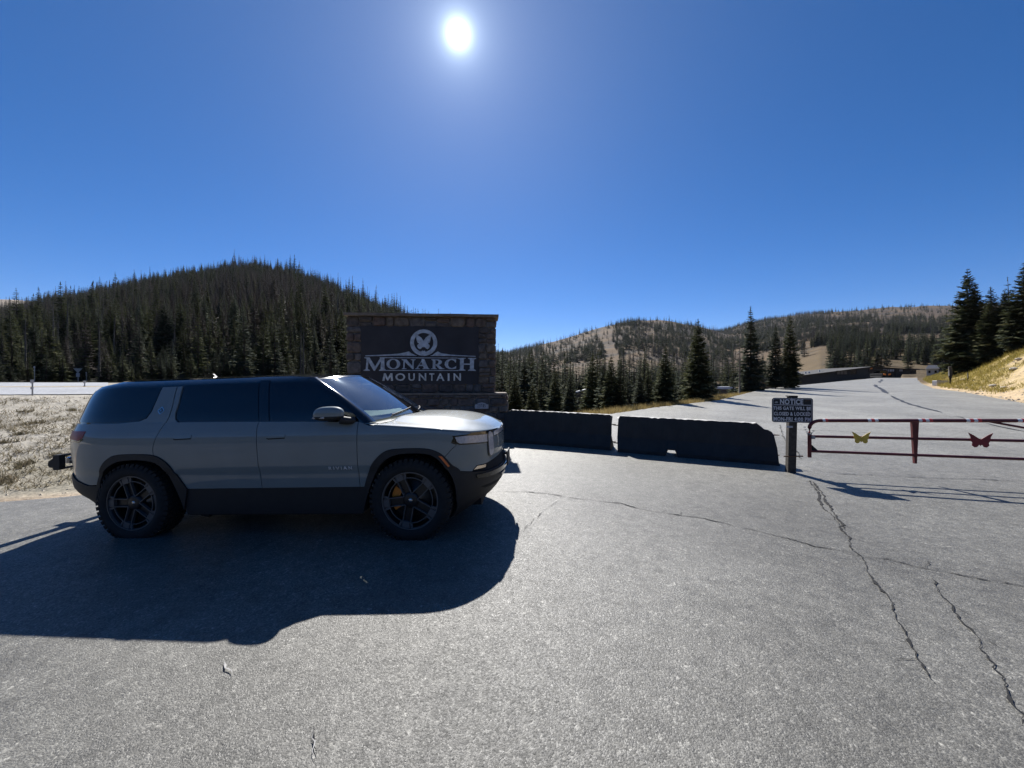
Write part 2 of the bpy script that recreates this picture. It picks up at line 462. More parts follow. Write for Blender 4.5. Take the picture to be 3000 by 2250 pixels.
M['hut_wall'] = plain('hut_wall', (0.11, 0.095, 0.08), 0.85, var=0.2)
M['pane'] = plain('window_pane', (0.02, 0.022, 0.026), 0.08, var=0.2)
M['blind'] = plain('window_blind', (0.60, 0.64, 0.70), 0.6, var=0.15, scale=1.5)
M['orange'] = plain('orange_lamp', (0.8, 0.24, 0.03), 0.5, var=0.1)
M['snow'] = plain('old_snow', (0.85, 0.86, 0.88), 0.7, var=0.04)
# ------------------------------------------------------------------ the lie of the land
def zlot(x, y):
    x, y = np.asarray(x, float), np.asarray(y, float)
    crown = -0.20 * (1 - np.exp(-(np.sqrt(x * x + 1) - 1) / 5.5))
    yy = np.minimum(y, 88.0) - 8.0
    rise = 0.040 * (np.sqrt(yy * yy + 9.0) + yy) / 2 - 0.011
    over = np.maximum(y - 88.0, 0.0)
    return crown + rise - 0.004 * over

def gp(px, py):
    """Ground point of the lot seen along a view ray (photo pixels, 3000 wide)."""
    a, e = (px - 1500.0) / FPX, (1125.0 - py) / FPX
    lo, last = 1.0, 1.0
    y = 1.0
    while y < 140:
        if EYE + e * y < zlot(a * y, y):
            lo, hi = last, y
            for _ in range(30):
                m = (lo + hi) / 2
                if EYE + e * m < zlot(a * m, m): hi = m
                else: lo = m
            return (a * hi, hi, float(zlot(a * hi, hi)))
        last = y; y *= 1.02
    y = 90.0
    return (a * y, y, float(zlot(a * y, y)))

left_edge_px = [(1759, 1217), (1914, 1194), (2101, 1173), (2226, 1142), (2328, 1130), (2462, 1117)]
right_edge_px = [(2735, 1138), (2832, 1150), (3000, 1181)]
LE = [gp(*p)[:2] for p in left_edge_px]
RE = [gp(*p)[:2] for p in right_edge_px]
LOT = [(-40.0, -14.0), (34.0, -14.0), (32.0, 5.0), (31.0, 14.0)] + [RE[2], RE[1], RE[0], (58.5, 55.0), (79.0, 75.0), (97.0, 92.0), (88.0, 92.0), (68.0, 75.0)] + LE[::-1] + [(1.5, 12.2), (-0.6, 11.2), (-3.0, 9.6), (-5.0, 7.6), (-6.4, 5.95), (-7.2, 5.62), (-9.5, 4.9), (-14.0, 3.9), (-26.0, 1.2), (-40.0, -3.0)]

def poly_sd(x, y, poly):
    """Signed distance (positive outside) of arrays of points to a polygon."""
    x, y = np.asarray(x, float).ravel(), np.asarray(y, float).ravel()
    d = np.full(x.shape, 1e18); inside = np.zeros(x.shape, bool)
    n = len(poly)
    for i in range(n):
        x0, y0 = poly[i]; x1, y1 = poly[(i + 1) % n]
        dx, dy = x1 - x0, y1 - y0
        t = np.clip(((x - x0) * dx + (y - y0) * dy) / max(dx * dx + dy * dy, 1e-12), 0, 1)
        d = np.minimum(d, (x - x0 - t * dx) ** 2 + (y - y0 - t * dy) ** 2)
        c = ((y0 > y) != (y1 > y))
        with np.errstate(divide='ignore', invalid='ignore'):
            xi = (x1 - x0) * (y - y0) / (y1 - y0 if y1 != y0 else 1e-12) + x0
        inside ^= c & (x < xi)
    d = np.sqrt(d)  # top faces get the painted sunlit tone
    return np.where(inside, -d, d)

_rs = np.random.RandomState(7)
_lat = _rs.rand(64, 64)
def vnoise(x, y):
    x, y = np.asarray(x, float), np.asarray(y, float)
    xi, yi = np.floor(x).astype(int), np.floor(y).astype(int)
    fx, fy = x - xi, y - yi
    fx, fy = fx * fx * (3 - 2 * fx), fy * fy * (3 - 2 * fy)
    g = lambda i, j: _lat[i % 64, j % 64]
    return (g(xi, yi) * (1 - fx) + g(xi + 1, yi) * fx) * (1 - fy) + (g(xi, yi + 1) * (1 - fx) + g(xi + 1, yi + 1) * fx) * fy
def fbm(x, y, o=4):
    s, a, t = 0, 0.5, 0
    for k in range(o):
        s = s + a * vnoise(x * 2 ** k + 17.3 * k, y * 2 ** k + 5.1 * k); t += a; a *= 0.5
    return s / t

def tab(u2212, table):
    us, vs = zip(*table)
    return np.interp(u2212, us, vs)

LEFT_T = [(-900, 700), (-200, 676), (0, 672), (60, 660), (100, 646), (200, 630), (300, 606), (400, 588), (480, 576), (540, 566), (600, 577), (660, 594), (720, 614), (800, 650), (870, 678), (950, 708), (1020, 742), (1080, 795), (1150, 850), (1300, 900)]
MID_T = [(800, 850), (950, 790), (1070, 763), (1120, 752), (1180, 735), (1240, 719), (1300, 703), (1340, 693), (1380, 685), (1420, 685), (1460, 691), (1500, 700), (1550, 714), (1600, 724), (1700, 756), (1800, 800), (1900, 850)]
RIGHT_T = [(1200, 850), (1350, 790), (1450, 750), (1500, 730), (1540, 715), (1600, 700), (1660, 687), (1730, 676), (1800, 670), (1900, 663), (2000, 658), (2060, 657), (2212, 654), (2600, 660), (3200, 690)]
FAR_T = [(-900, 640), (-200, 640), (0, 645), (85, 650), (150, 668), (250, 705), (400, 760)]
XC = ([-20, 5, 15, 30, 45, 60, 87, 140], [6, 10, 16, 29, 41, 58, 88, 142])

def terrain_h(x, y, sd=None):
    x, y = np.asarray(x, float), np.asarray(y, float)
    shp = x.shape
    x, y = x.ravel(), y.ravel()
    if sd is None: sd = poly_sd(x, y, LOT)
    zl = zlot(x, y)
    yy = np.maximum(y, 1.0)
    a = np.where(y > 1.0, x / yy, np.sign(x) * 3.0)
    u = 1106 + 831 * a
    sp = np.maximum(sd, 0)
    # bank on the side of the highway
    zl0 = -0.13
    bank = zl0 + np.interp(sp, [0, 0.8, 2.0, 9.3, 10.2, 22.5, 40, 200], [0.0, 0.03, 0.17, 1.36, 1.41, 1.88, 2.0, 3.0]) + 0.05 * (fbm(x * .9, y * .9) - .5) * sstep(0.3, 2, sp) * (1 - sstep(8.5, 9.2, sp)) * 2
    # falling away towards the valley
    vall = np.minimum(zl, zlot(x, np.minimum(y, 30))) - 0.03 - np.interp(sp, [0, 0.9, 8, 25, 90, 400], [0, 0.04, 1.6, 4.5, 10, 14])
    # cut slope beside the road
    cut = zl - 0.02 + np.interp(sp, [0, 0.6, 2.0, 9.0, 16, 40, 120], [0, 0.02, 0.48, 3.9, 6.2, 10, 15]) + 0.25 * (fbm(x * .5, y * .5) - .5) * sstep(0.3, 2, sp)
    cut = zl + (cut - zl) * (1 + 0.40 * sstep(1.12, 1.34, a))
    wl_ = 1 - sstep(-0.62, -0.30, a)
    wl_ = np.where(y < 4, np.where(x < 0, 1.0, 0.0), wl_)
    right = x > np.interp(y, XC[0], XC[1])
    hb = np.where(right, cut, wl_ * bank + (1 - wl_) * vall)
    # past the crest of the road the ground stays level round the lodge
    past = sstep(84, 98, y) * sstep(40, 60, x)
    hb = np.where(right, hb * (1 - past) + np.minimum(hb, zlot(x, y) + 1.0) * past, hb * (1 - sstep(68, 90, x)) + zl * sstep(68, 90, x) - 0.1)
    hb = np.where(sd < 0, zl - 0.06, hb)
    # hills
    def hill(table, yr, yb, zb, p, tree, back):
        v = tab(u, table)
        zr = EYE + yr * (830 - v - tree) / 831
        t = (y - yb) / (yr - yb)
        up = zb + (zr - zb) * np.clip(t, 0, 1) ** p
        return np.where(t < 0, -50, np.where(t <= 1, up, zr - back * (y - yr)))
    yrL = np.interp(a, [-1.4, -.7, -.25, 0.05], [420, 380, 300, 240])
    ybL = np.interp(a, [-1.4, -.6, -.3, 0.05], [42, 46, 56, 60])
    zbL = np.interp(a, [-1.4, -.6, -.3, 0.05], [1.9, 1.9, 0.5, -6])
    hl = hill(LEFT_T, yrL, ybL, zbL, 1.12, 14, 0.3)
    hm = hill(MID_T, 850.0, 170.0, -11.0, 1.2, 5, 0.3)
    hr = hill(RIGHT_T, 1300.0, np.interp(a, [.3, .8, 1.3], [300, 125, 110]), np.interp(a, [.3, .8, 1.3], [-12, 3.2, 3.2]), 1.15, 3, 0.2)
    hf = hill(FAR_T, 1400.0, 500.0, 10.0, 1.1, 2, 0.2)
    big = np.maximum(np.maximum(hl, hm), np.maximum(hr, hf))
    rough = (fbm(x / 60.0, y / 60.0) - .5)
    big = big + np.where(y > 80, rough * np.minimum((y - 80) * 0.02, 9.0), 0)
    h = np.where((y > 30) & (sd > 0), np.maximum(hb, big), hb)
    # the slopes across the highway behind the photographer
    rr = np.sqrt(x * x + y * y)
    behind = np.minimum(np.maximum(rr - 40, 0) * 0.17, 60 + 0.10 * rr) * sstep(-15, -70, y)
    h = np.where(y < -15, zl - .2 + behind, h)
    return h.reshape(shp)

def TH(x, y):
    return float(terrain_h(np.array([x]), np.array([y]))[0])

# ---- one sheet of terrain reaching the horizon, finest where the photo looks
def sheet(name, X, Y, Z, mat, cols=None):
    r, c = X.shape
    verts = np.stack([X, Y, Z], -1).reshape(-1, 3)
    idx = np.arange(r * c).reshape(r, c)
    q = np.stack([idx[:-1, :-1], idx[:-1, 1:], idx[1:, 1:], idx[1:, :-1]], -1).reshape(-1, 4)
    me = bpy.data.meshes.new(name)
    me.vertices.add(len(verts)); me.vertices.foreach_set('co', verts.ravel())
    me.loops.add(q.size); me.loops.foreach_set('vertex_index', q.ravel().astype(np.int32))
    me.polygons.add(len(q)); me.polygons.foreach_set('loop_start', np.arange(0, q.size, 4, dtype=np.int32))
    me.polygons.foreach_set('loop_total', np.full(len(q), 4, np.int32))
    me.polygons.foreach_set('use_smooth', np.ones(len(q), bool))
    me.update(calc_edges=True)
    me.materials.append(mat)
    if cols is not None:
        at = me.color_attributes.new('soil', 'FLOAT_COLOR', 'POINT')
        at.data.foreach_set('color', np.concatenate([cols.reshape(-1, 3), np.ones((r * c, 1))], 1).astype(np.float32).ravel())
    return link(bpy.data.objects.new(name, me))

def soil_material():
    m, nt, b = mat_new('hillside_soil')
    at = N(nt, 'ShaderNodeAttribute'); at.attribute_name = 'soil'
    tc = N(nt, 'ShaderNodeTexCoord')
    n1 = N(nt, 'ShaderNodeTexNoise'); n1.inputs['Scale'].default_value = 1.6; n1.inputs['Detail'].default_value = 9; n1.inputs['Roughness'].default_value = .7
    n2 = N(nt, 'ShaderNodeTexNoise'); n2.inputs['Scale'].default_value = 0.05; n2.inputs['Detail'].default_value = 8; n2.inputs['Roughness'].default_value = .65
    n3 = N(nt, 'ShaderNodeTexNoise'); n3.inputs['Scale'].default_value = 14; n3.inputs['Detail'].default_value = 6
    for n in (n1, n2, n3): nt.links.new(tc.outputs['Object'], n.inputs['Vector'])
    r1 = ramp(nt, n1.outputs['Fac'], [(0.28, 0.50), (0.5, 1.0), (0.72, 1.35)])
    r2 = ramp(nt, n2.outputs['Fac'], [(0.3, 0.72), (0.7, 1.25)])
    r3 = ramp(nt, n3.outputs['Fac'], [(0.3, 0.7), (0.7, 1.25)])
    c = ramp_mix(nt, at.outputs['Color'], r1.outputs[0], 0.8, 'MULTIPLY')
    c = ramp_mix(nt, c, r2.outputs[0], 0.8, 'MULTIPLY')
    c = ramp_mix(nt, c, r3.outputs[0], 0.7, 'MULTIPLY')
    nt.links.new(c, b.inputs['Base Color'])
    b.inputs['Roughness'].default_value = 0.95
    b.inputs['Specular IOR Level'].default_value = 0.15
    bp = N(nt, 'ShaderNodeBump'); bp.inputs['Distance'].default_value = 0.10; bp.inputs['Strength'].default_value = 0.9
    nt.links.new(n1.outputs['Fac'], bp.inputs['Height'])
    bp2 = N(nt, 'ShaderNodeBump'); bp2.inputs['Distance'].default_value = 0.02; bp2.inputs['Strength'].default_value = 0.9
    nt.links.new(n3.outputs['Fac'], bp2.inputs['Height']); nt.links.new(bp.outputs[0], bp2.inputs['Normal'])
    nt.links.new(bp2.outputs[0], b.inputs['Normal'])
    return m
M['soil'] = soil_material()

def soil_colour(x, y, z, sd):
    x, y, sd = x.ravel(), y.ravel(), sd.ravel()
    a = x / np.maximum(y, 1.0)
    u = 1106 + 831 * a
    right = x > np.interp(y, XC[0], XC[1])
    def mixc(c0, c1, w): return c0 * (1 - w)[:, None] + np.asarray(c1)[None] * w[:, None]
    n1, n2 = fbm(x * .25, y * .25), fbm(x / 45 + 9, y / 45 + 3)
    sand, tan, straw = (0.40, 0.365, 0.30), (0.45, 0.34, 0.21), (0.33, 0.27, 0.12)
    col = np.tile(np.array([sand]), (x.size, 1))
    col = mixc(col, (0.30, 0.27, 0.20), sstep(.45, .7, n1) * 0.8)
    col = mixc(col, (0.46, 0.32, 0.20), (1 - sstep(0.2, 0.9, sd)) * 0.75)
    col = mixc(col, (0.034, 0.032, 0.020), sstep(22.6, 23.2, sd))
    # cut slope: sandy low and to the side, golden grass above
    g = sstep(0.8, 2.6, sd + (n1 - .5) * 3) * (sstep(1.40, 1.20, a + (fbm(x * .6 + 7, y * .6) - .5) * .34) * 0.9 + sstep(.45, .6, n1) * 0.3)
    cut = mixc(np.tile(np.array([tan]), (x.size, 1)), (0.28, 0.215, 0.065), np.clip(g, 0, 1))
    col = np.where(right[:, None] & (y < 110)[:, None], cut, col)
    vall = (~right) & (a > -0.35) & (y > 9)
    vcol = mixc(np.tile(np.array([straw]), (x.size, 1)), (0.13, 0.105, 0.06), sstep(3, 9, sd))
    col = np.where(vall[:, None], vcol, col)
    # wooded hill floor, and open brown mountainside beyond
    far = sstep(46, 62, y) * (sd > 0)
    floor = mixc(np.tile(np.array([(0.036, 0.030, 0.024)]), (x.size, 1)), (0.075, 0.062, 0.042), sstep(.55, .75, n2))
    hillside = mixc(np.tile(np.array([(0.084, 0.055, 0.034)]), (x.size, 1)), (0.124, 0.083, 0.046), sstep(.40, .62, n2))
    hillside = mixc(hillside, (0.048, 0.042, 0.036), sstep(.48, .66, fbm(x / 25, y / 25)) * .8)
    hillside = mixc(hillside, (0.115, 0.084, 0.042), sstep(450, 200, y) * 0.7)
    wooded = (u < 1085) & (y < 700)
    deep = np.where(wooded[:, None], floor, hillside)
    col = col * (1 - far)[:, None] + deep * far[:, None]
    col = np.where(((u < 300) & (y > 800))[:, None], np.array([[0.27, 0.215, 0.155]]), col)
    beh = y < -20
    col = np.where(beh[:, None], np.array([[0.040, 0.040, 0.028]]), col)
    return col

aa = np.concatenate([np.linspace(-2.6, -1.5, 40)[:-1], np.linspace(-1.5, 1.5, 520), np.linspace(1.5, 2.6, 40)[1:]])
yv = np.concatenate([np.linspace(4.2, 30, 120)[:-1], np.geomspace(30, 2200, 190)])
A, Yg = np.meshgrid(aa, yv)
Xg = A * Yg
SD = poly_sd(Xg, Yg, LOT).reshape(Xg.shape)
Zg = terrain_h(Xg, Yg, SD.ravel())
terrain = sheet('terrain', Xg, Yg, Zg, M['soil'], soil_colour(Xg, Yg, Zg, SD))
tag(terrain, 'sandy banks and brown wooded mountainsides', kind='structure')
# the same ground carried round behind the photographer
th = np.linspace(math.atan2(4.2, 2.6 * 4.2) - 0.0, -math.pi - math.atan2(4.2, 2.6 * 4.2), 120)
rv = np.geomspace(10.5, 2400, 60)
T_, R_ = np.meshgrid(th, rv)
Xb, Yb = R_ * np.cos(T_), R_ * np.sin(T_)
SDb = poly_sd(Xb, Yb, LOT).reshape(Xb.shape)
Zb = terrain_h(Xb, Yb, SDb.ravel()) - 0.15
tb = sheet('terrain_behind', Xb[:, ::-1], Yb[:, ::-1], Zb[:, ::-1], M['soil'], soil_colour(Xb, Yb, Zb, SDb).reshape(Xb.shape + (3,))[:, ::-1])
tag(tb, 'rising ground behind the viewpoint', kind='structure')

# ---- asphalt lot and the road climbing away from it
def cdt_fill(poly, step_fn, inner):
    n = len(poly)
    pts = [Vector((p[0], p[1])) for p in poly] + [Vector(p) for p in inner]
    edges = [(i, (i + 1) % n) for i in range(n)]
    r = geometry.delaunay_2d_cdt(pts, edges, [], 0, 1e-5)
    V, F = r[0], r[2]
    cx = np.array([sum(V[i].x for i in f) / 3 for f in F]); cy = np.array([sum(V[i].y for i in f) / 3 for f in F])
    ins = poly_sd(cx, cy, poly) < 0
    out = []
    for f, k in zip(F, ins):
        if not k: continue
        p, q, s = V[f[0]], V[f[1]], V[f[2]]
        ar = (q.x - p.x) * (s.y - p.y) - (q.y - p.y) * (s.x - p.x)
        if abs(ar) < max(1e-9, 0.03 * max((q - p).length_squared, (s - q).length_squared, (p - s).length_squared)): continue
        out.append(tuple(f) if ar > 0 else (f[0], f[2], f[1]))
    return V, out

def densify(poly, step, closed=True, jitter=0.0, seed=1):
    rnd = random.Random(seed)
    out = []
    n = len(poly)
    for i in range(n if closed else n - 1):
        p, q = poly[i], poly[(i + 1) % n]
        L = math.hypot(q[0] - p[0], q[1] - p[1])
        k = max(1, int(math.ceil(L / step)))
        for j in range(k):
            t = j / k
            jx = (rnd.uniform(-jitter, jitter), rnd.uniform(-jitter, jitter)) if j else (0, 0)
            out.append((p[0] + (q[0] - p[0]) * t + jx[0], p[1] + (q[1] - p[1]) * t + jx[1]))
    if not closed: out.append(poly[-1])
    return out

lot_poly = densify(LOT, 0.5, True, 0.06, 5)
gx, gy = np.meshgrid(np.arange(-39, 88, 0.8), np.arange(-13.5, 96, 0.8))
gx, gy = gx.ravel() + 0.1 * _rs.rand(gx.size), gy.ravel()
keep = poly_sd(gx, gy, lot_poly) < -0.3
V, F = cdt_fill(lot_poly, None, list(zip(gx[keep], gy[keep])))
vx, vy = np.array([v.x for v in V]), np.array([v.y for v in V])
vz = zlot(vx, vy) + 0.008 * (fbm(vx * .7, vy * .7) - .5)
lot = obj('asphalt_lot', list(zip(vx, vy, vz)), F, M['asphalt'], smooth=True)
# far grazing brightness painted into the asphalt colour, plus random paler patches
glare_tone = 1.0 + 0.95 * sstep(3.0, 15.0, vy) + 0.18 * sstep(.5, .7, fbm(vx * .3 + 4, vy * .3))
_w = lot.data.color_attributes.new('glare_tone', 'FLOAT_COLOR', 'POINT')
_w.data.foreach_set('color', np.stack([glare_tone, glare_tone, glare_tone * .985, np.ones_like(glare_tone)], -1).astype(np.float32).ravel())
tag(lot, 'worn grey asphalt lot and road climbing to the lodge', kind='structure')

# ---- cracks and tar seams (ribbons that follow the surface)
def ribbon(name, pts, w, mat, parent, lift=0.006, seed=3, ragged=0.7, wander=0.012, step=0.035, taper=True):
    rnd = random.Random(seed)
    d = densify([p[:2] for p in pts], step, False)
    n = len(d)
    verts, faces = [], []
    off, pulse = 0.0, 1.0
    if w < 0.05: w *= 0.72
    for i, p in enumerate(d):
        q0, q1 = d[max(i - 1, 0)], d[min(i + 1, n - 1)]
        tx, ty = q1[0] - q0[0], q1[1] - q0[1]
        L = math.hypot(tx, ty) or 1
        nx, ny = -ty / L, tx / L
        off = off * 0.8 + rnd.uniform(-wander, wander)
        k = 1.0
        if taper: k = min(1, (i + 0.3) / 6, (n - 1 - i + 0.3) / 6)
        if w < 0.05:
            k *= pulse
            pulse = min(1.5, max(0.30, pulse + rnd.uniform(-.45, .45)))
        a, b = w * k * rnd.uniform(1 - ragged, 1 + ragged) / 2, w * k * rnd.uniform(1 - ragged, 1 + ragged) / 2
        for s in (a, -b):
            x, y = p[0] + nx * (off + s), p[1] + ny * (off + s)
            verts.append((x, y, float(zlot(x, y)) + 0.008 * (float(fbm(np.array([x * .7]), np.array([y * .7]))[0]) - .5) + lift))
    for i in range(n - 1):
        faces.append((2 * i, 2 * i + 1, 2 * i + 3, 2 * i + 2))
    return obj(name, verts, faces, mat, parent)

cA = lambda p: gp(1450 + p[0] * .70072, 1350 + p[1] * .70072)
cB = lambda p: gp(p[0] * .7233, 1500 + p[1] * .7233)
cG = lambda p: gp(2200 + p[0] * .36166, 1100 + p[1] * .36166)
cR = lambda p: gp(2100 + p[0] * .40687, 780 + p[1] * .40687)
for i, (f_, pts, w, mt) in enumerate([
        (cA, [(0, 128), (220, 138), (340, 160), (530, 180), (620, 205), (780, 230), (880, 245), (1050, 285), (1220, 325), (1330, 360), (1480, 382)], 0.018, 'crack'),
        (cA, [(1540, 398), (1640, 412), (1720, 435), (1850, 460), (2000, 488), (2212, 523), (2300, 540)], 0.026, 'crack'),
        (cA, [(1310, 80), (1350, 130), (1365, 185), (1420, 245), (1470, 320), (1495, 375), (1540, 400), (1560, 460), (1610, 525), (1670, 590), (1690, 660), (1730, 745), (1770, 830), (1810, 880), (1840, 950)], 0.026, 'crack'),
        (cA, [(1330, 88), (1362, 128), (1395, 185), (1432, 235), (1462, 290)], 0.030, 'crack'),
        (cA, [(1830, 480), (1860, 555), (1925, 620), (1970, 690), (2040, 745), (2045, 790), (2090, 850), (2130, 930), (2150, 985), (2212, 1060), (2260, 1120)], 0.018, 'crack'),
        (cA, [(2040, 745), (2080, 758), (2125, 778)], 0.008, 'crack'),
        (cA, [(270, 165), (200, 220), (130, 280), (85, 315)], 0.010, 'crack'),
        (cA, [(240, 692), (262, 706), (285, 715)], 0.012, 'crack'),
        (cA, [(1815, 415), (1812, 435), (1805, 452)], 0.012, 'crack'),
        (cA, [(780, 212), (786, 232)], 0.012, 'crack'),
        (cA, [(1690, 660), (1760, 735), (1850, 760)], 0.006, 'crack'),
        (cB, [(1280, 870), (1292, 930), (1305, 985)], 0.016, 'crack'),
        (cB, [(1440, 443), (1510, 435), (1570, 455)], 0.006, 'crack'),
        (cB, [(1270, 880), (1283, 935), (1285, 965), (1300, 990)], 0.012, 'pale_crack'),
        (cB, [(890, 612), (915, 618), (922, 645), (930, 675)], 0.014, 'pale_crack'),
        (cG, [(355, 440), (700, 452), (1000, 470), (1400, 490), (1800, 505)], 0.030, 'crack'),
        (cG, [(640, 795), (1000, 808), (1400, 830), (1800, 840), (2212, 862)], 0.030, 'tar'),
        (cG, [(500, 215), (900, 222), (1300, 226), (2212, 238)], 0.02, 'tar'),
        (cG, [(560, 298), (1200, 306), (2212, 322)], 0.02, 'tar'),
        (cG, [(235, 400), (250, 470), (300, 560), (360, 600), (400, 680)], 0.03, 'crack')]):
    P_ = [f_(p) for p in pts]
    ribbon('crack' if mt != 'tar' else 'tar_seam', P_, w, M[mt], lot, seed=i + 3, lift=0.006 + 0.0004 * i)
    if mt == 'crack' and w >= 0.018 and P_[0][1] < 9:
        # short side branches where the edge has begun to break away
        br = random.Random(90 + i)
        dp = densify([p[:2] for p in P_], 0.12, False)
        for b_ in range(int(len(dp) * 0.30)):
            q_ = br.randrange(1, len(dp) - 1)
            tx, ty = dp[q_ + 1][0] - dp[q_ - 1][0], dp[q_ + 1][1] - dp[q_ - 1][1]
            an = math.atan2(ty, tx) + br.choice((-1, 1)) * br.uniform(.35, 1.3)
            ln = br.uniform(.05, .22)
            x0_, y0_ = dp[q_]
            xm_, ym_ = x0_ + math.cos(an) * ln * .5 + br.uniform(-.02, .02), y0_ + math.sin(an) * ln * .5 + br.uniform(-.02, .02)
            ribbon('crack', [(x0_, y0_), (xm_, ym_), (x0_ + math.cos(an) * ln, y0_ + math.sin(an) * ln)], br.uniform(.005, .012), M[mt], lot, seed=200 + 40 * i + b_, lift=0.0055, wander=.006)
for i, (f_, pts, w) in enumerate([
        (cR, [(1185, 815), (1190, 826), (1165, 832), (1180, 838)], 0.30),
        (cR, [(1140, 852), (1146, 866), (1185, 885), (1205, 902), (1232, 918)], 0.30),
        (cR, [(1252, 932), (1275, 945), (1330, 972), (1420, 1002), (1530, 1032), (1640, 1058)], 0.17),
        (cG, [(1640, 330), (1700, 338), (1740, 350)], 0.16),
        (cG, [(1860, 380), (2000, 412), (2212, 452), (2400, 488)], 0.09)]):
    ribbon('tar_seam', [f_(p) for p in pts], w, M['tar'], lot, seed=i + 60, lift=0.016, ragged=0.25, wander=0.03, step=0.25)

# ---- highway on top of the left bank
hw = []
for a_ in np.linspace(-2.5, -1.05, 70):
    row = []
    ys = np.linspace(5, 60, 500)
    s_ = poly_sd(a_ * ys, ys, LOT)
    for target in (10.25, 10.45, 16.2, 16.5, 22.2, 22.4):
        k = int(np.argmax(s_ > target)); row.append((a_ * ys[k], ys[k]))
    hw.append(row)
def strip(name, i0, i1, mat, lift, parent=None):
    v, f = [], []
    for r in hw:
        p, q = np.array(r[i0]), np.array(r[i1])
        for t in np.linspace(0, 1, 8):
            x, y = p + (q - p) * t
            v.append((x, y, TH(x, y) + lift))
    for i in range(len(hw) - 1):
        for j in range(7):
            k = i * 8 + j
            f.append((k, k + 8, k + 9, k + 1))
    return obj(name, v, f, mat, parent, smooth=True)
highway = strip('highway', 0, 5, M['highway'], 0.03)
tag(highway, 'pale highway curving past above the left bank', kind='structure')
strip('yellow_line', 2, 3, M['yellow_line'], 0.04, highway)
# ------------------------------------------------------------------ the parked SUV
car = empty('suv')
_R, _F = Vector((-4.11, 4.17, -0.115)), Vector((-1.036, 3.93, -0.015))
_e = (_F - _R).normalized()
_L = Vector((-_e.y, _e.x, 0)).normalized()
_U = _e.cross(_L)
_O = (_R + _F) / 2 + _L * 0.96
car.matrix_world = Matrix(((_e.x, _L.x, _U.x, _O.x), (_e.y, _L.y, _U.y, _O.y), (_e.z, _L.z, _U.z, _O.z), (0, 0, 0, 1)))
tag(car, 'stone grey electric SUV with black roof, parked side-on in its own shadow', 'suv')

S0, S1 = -1.70, 1.75              # between these the flank coordinate equals x
SR, SF = S0 - 1.45, S1 + 1.30     # rear and front centre lines
def W_body(z): return hermite(z, [0.08, 0.2, 0.3, 0.42, 0.55, 0.65, 0.738, 0.746, 0.98, 1.08, 1.16, 1.24, 1.30], [0.84, 0.905, 0.932, 0.946, 0.960, 0.970, 0.979, 0.991, 1.0, 0.995, 0.978, 0.945, 0.92])
def XF(z): return hermite(z, [0.10, 0.15, 0.21, 0.287, 0.35, 0.445, 0.524, 0.64, 0.73, 0.76, 0.86, 0.97, 1.06, 1.2, 1.3], [1.90, 1.985, 2.115, 2.247, 2.33, 2.397, 2.432, 2.442, 2.425, 2.415, 2.423, 2.418, 2.405, 2.30, 2.2])
def XR(z): return hermite(z, [0.2, 0.386, 0.44, 0.486, 0.558, 0.663, 0.72, 0.81, 0.925, 1.02, 1.11, 1.187, 1.24, 1.30], [-2.20, -2.337, -2.45, -2.58, -2.68, -2.70, -2.68, -2.667, -2.688, -2.695, -2.697, -2.694, -2.684, -2.665])
def W_top(z): return hermite(z, [1.20, 1.30, 1.45, 1.58, 1.65, 1.69, 1.72, 1.738, 1.748], [0.932, 0.908, 0.855, 0.805, 0.772, 0.745, 0.708, 0.668, 0.625])
def XRT(z): return hermite(z, [1.20, 1.293, 1.392, 1.547, 1.651, 1.71, 1.736, 1.748], [-2.70, -2.680, -2.654, -2.607, -2.547, -2.472, -2.372, -2.25])

def outline(s, w, xr, xf):
    s = np.asarray(s, float)
    tf = np.clip((s - S1) / (SF - S1), 0, 1) * math.pi / 2
    tr = np.clip((S0 - s) / (S0 - SR), 0, 1) * math.pi / 2
    x = np.where(s > S1, S1 + (xf - S1) * np.sin(tf) ** (2 / 2.6), np.where(s < S0, S0 - (S0 - xr) * np.sin(tr) ** (2 / 2.9), s))
    y = np.where(s > S1, np.cos(tf) ** (2 / 2.2), np.where(s < S0, np.cos(tr) ** (2 / 2.9), 1.0))
    return x, -w * y
def body_pt(s, z):
    z = np.asarray(z, float)
    x, y = outline(s, W_body(z), XR(z), XF(z))
    return np.stack([x, y, z], -1)
def top_pt(s, z):
    z = np.asarray(z, float)
    x, y = outline(s, W_top(z), XRT(z), 2.4)
    return np.stack([x, y, z], -1)
def s_of_x(x, z=0.9):
    """Flank coordinate that lands on a given x."""
    if x > S1:
        t = min((x - S1) / (float(XF(z)) - S1), 0.9999)
        return S1 + (SF - S1) * math.asin(t ** 1.3) / (math.pi / 2)
    if x < S0:
        t = min((S0 - x) / (S0 - float(XR(z))), 0.9999)
        return S0 - (S0 - SR) * math.asin(t ** 1.45) / (math.pi / 2)
    return x

def inset(poly, g):
    n = len(poly)
    ar = sum(poly[i][0] * poly[(i + 1) % n][1] - poly[(i + 1) % n][0] * poly[i][1] for i in range(n))
    sg = 1 if ar > 0 else -1
    out = []
    for i in range(n):
        p0, p, p1 = poly[i - 1], poly[i], poly[(i + 1) % n]
        d0 = (p[0] - p0[0], p[1] - p0[1]); d1 = (p1[0] - p[0], p1[1] - p[1])
        l0, l1 = math.hypot(*d0) or 1e-9, math.hypot(*d1) or 1e-9
        n0 = (-d0[1] / l0 * sg, d0[0] / l0 * sg); n1 = (-d1[1] / l1 * sg, d1[0] / l1 * sg)
        bx, by = n0[0] + n1[0], n0[1] + n1[1]
        k = max(bx * n0[0] + by * n0[1], 0.35)
        out.append((p[0] + bx / k * g, p[1] + by / k * g))
    return out

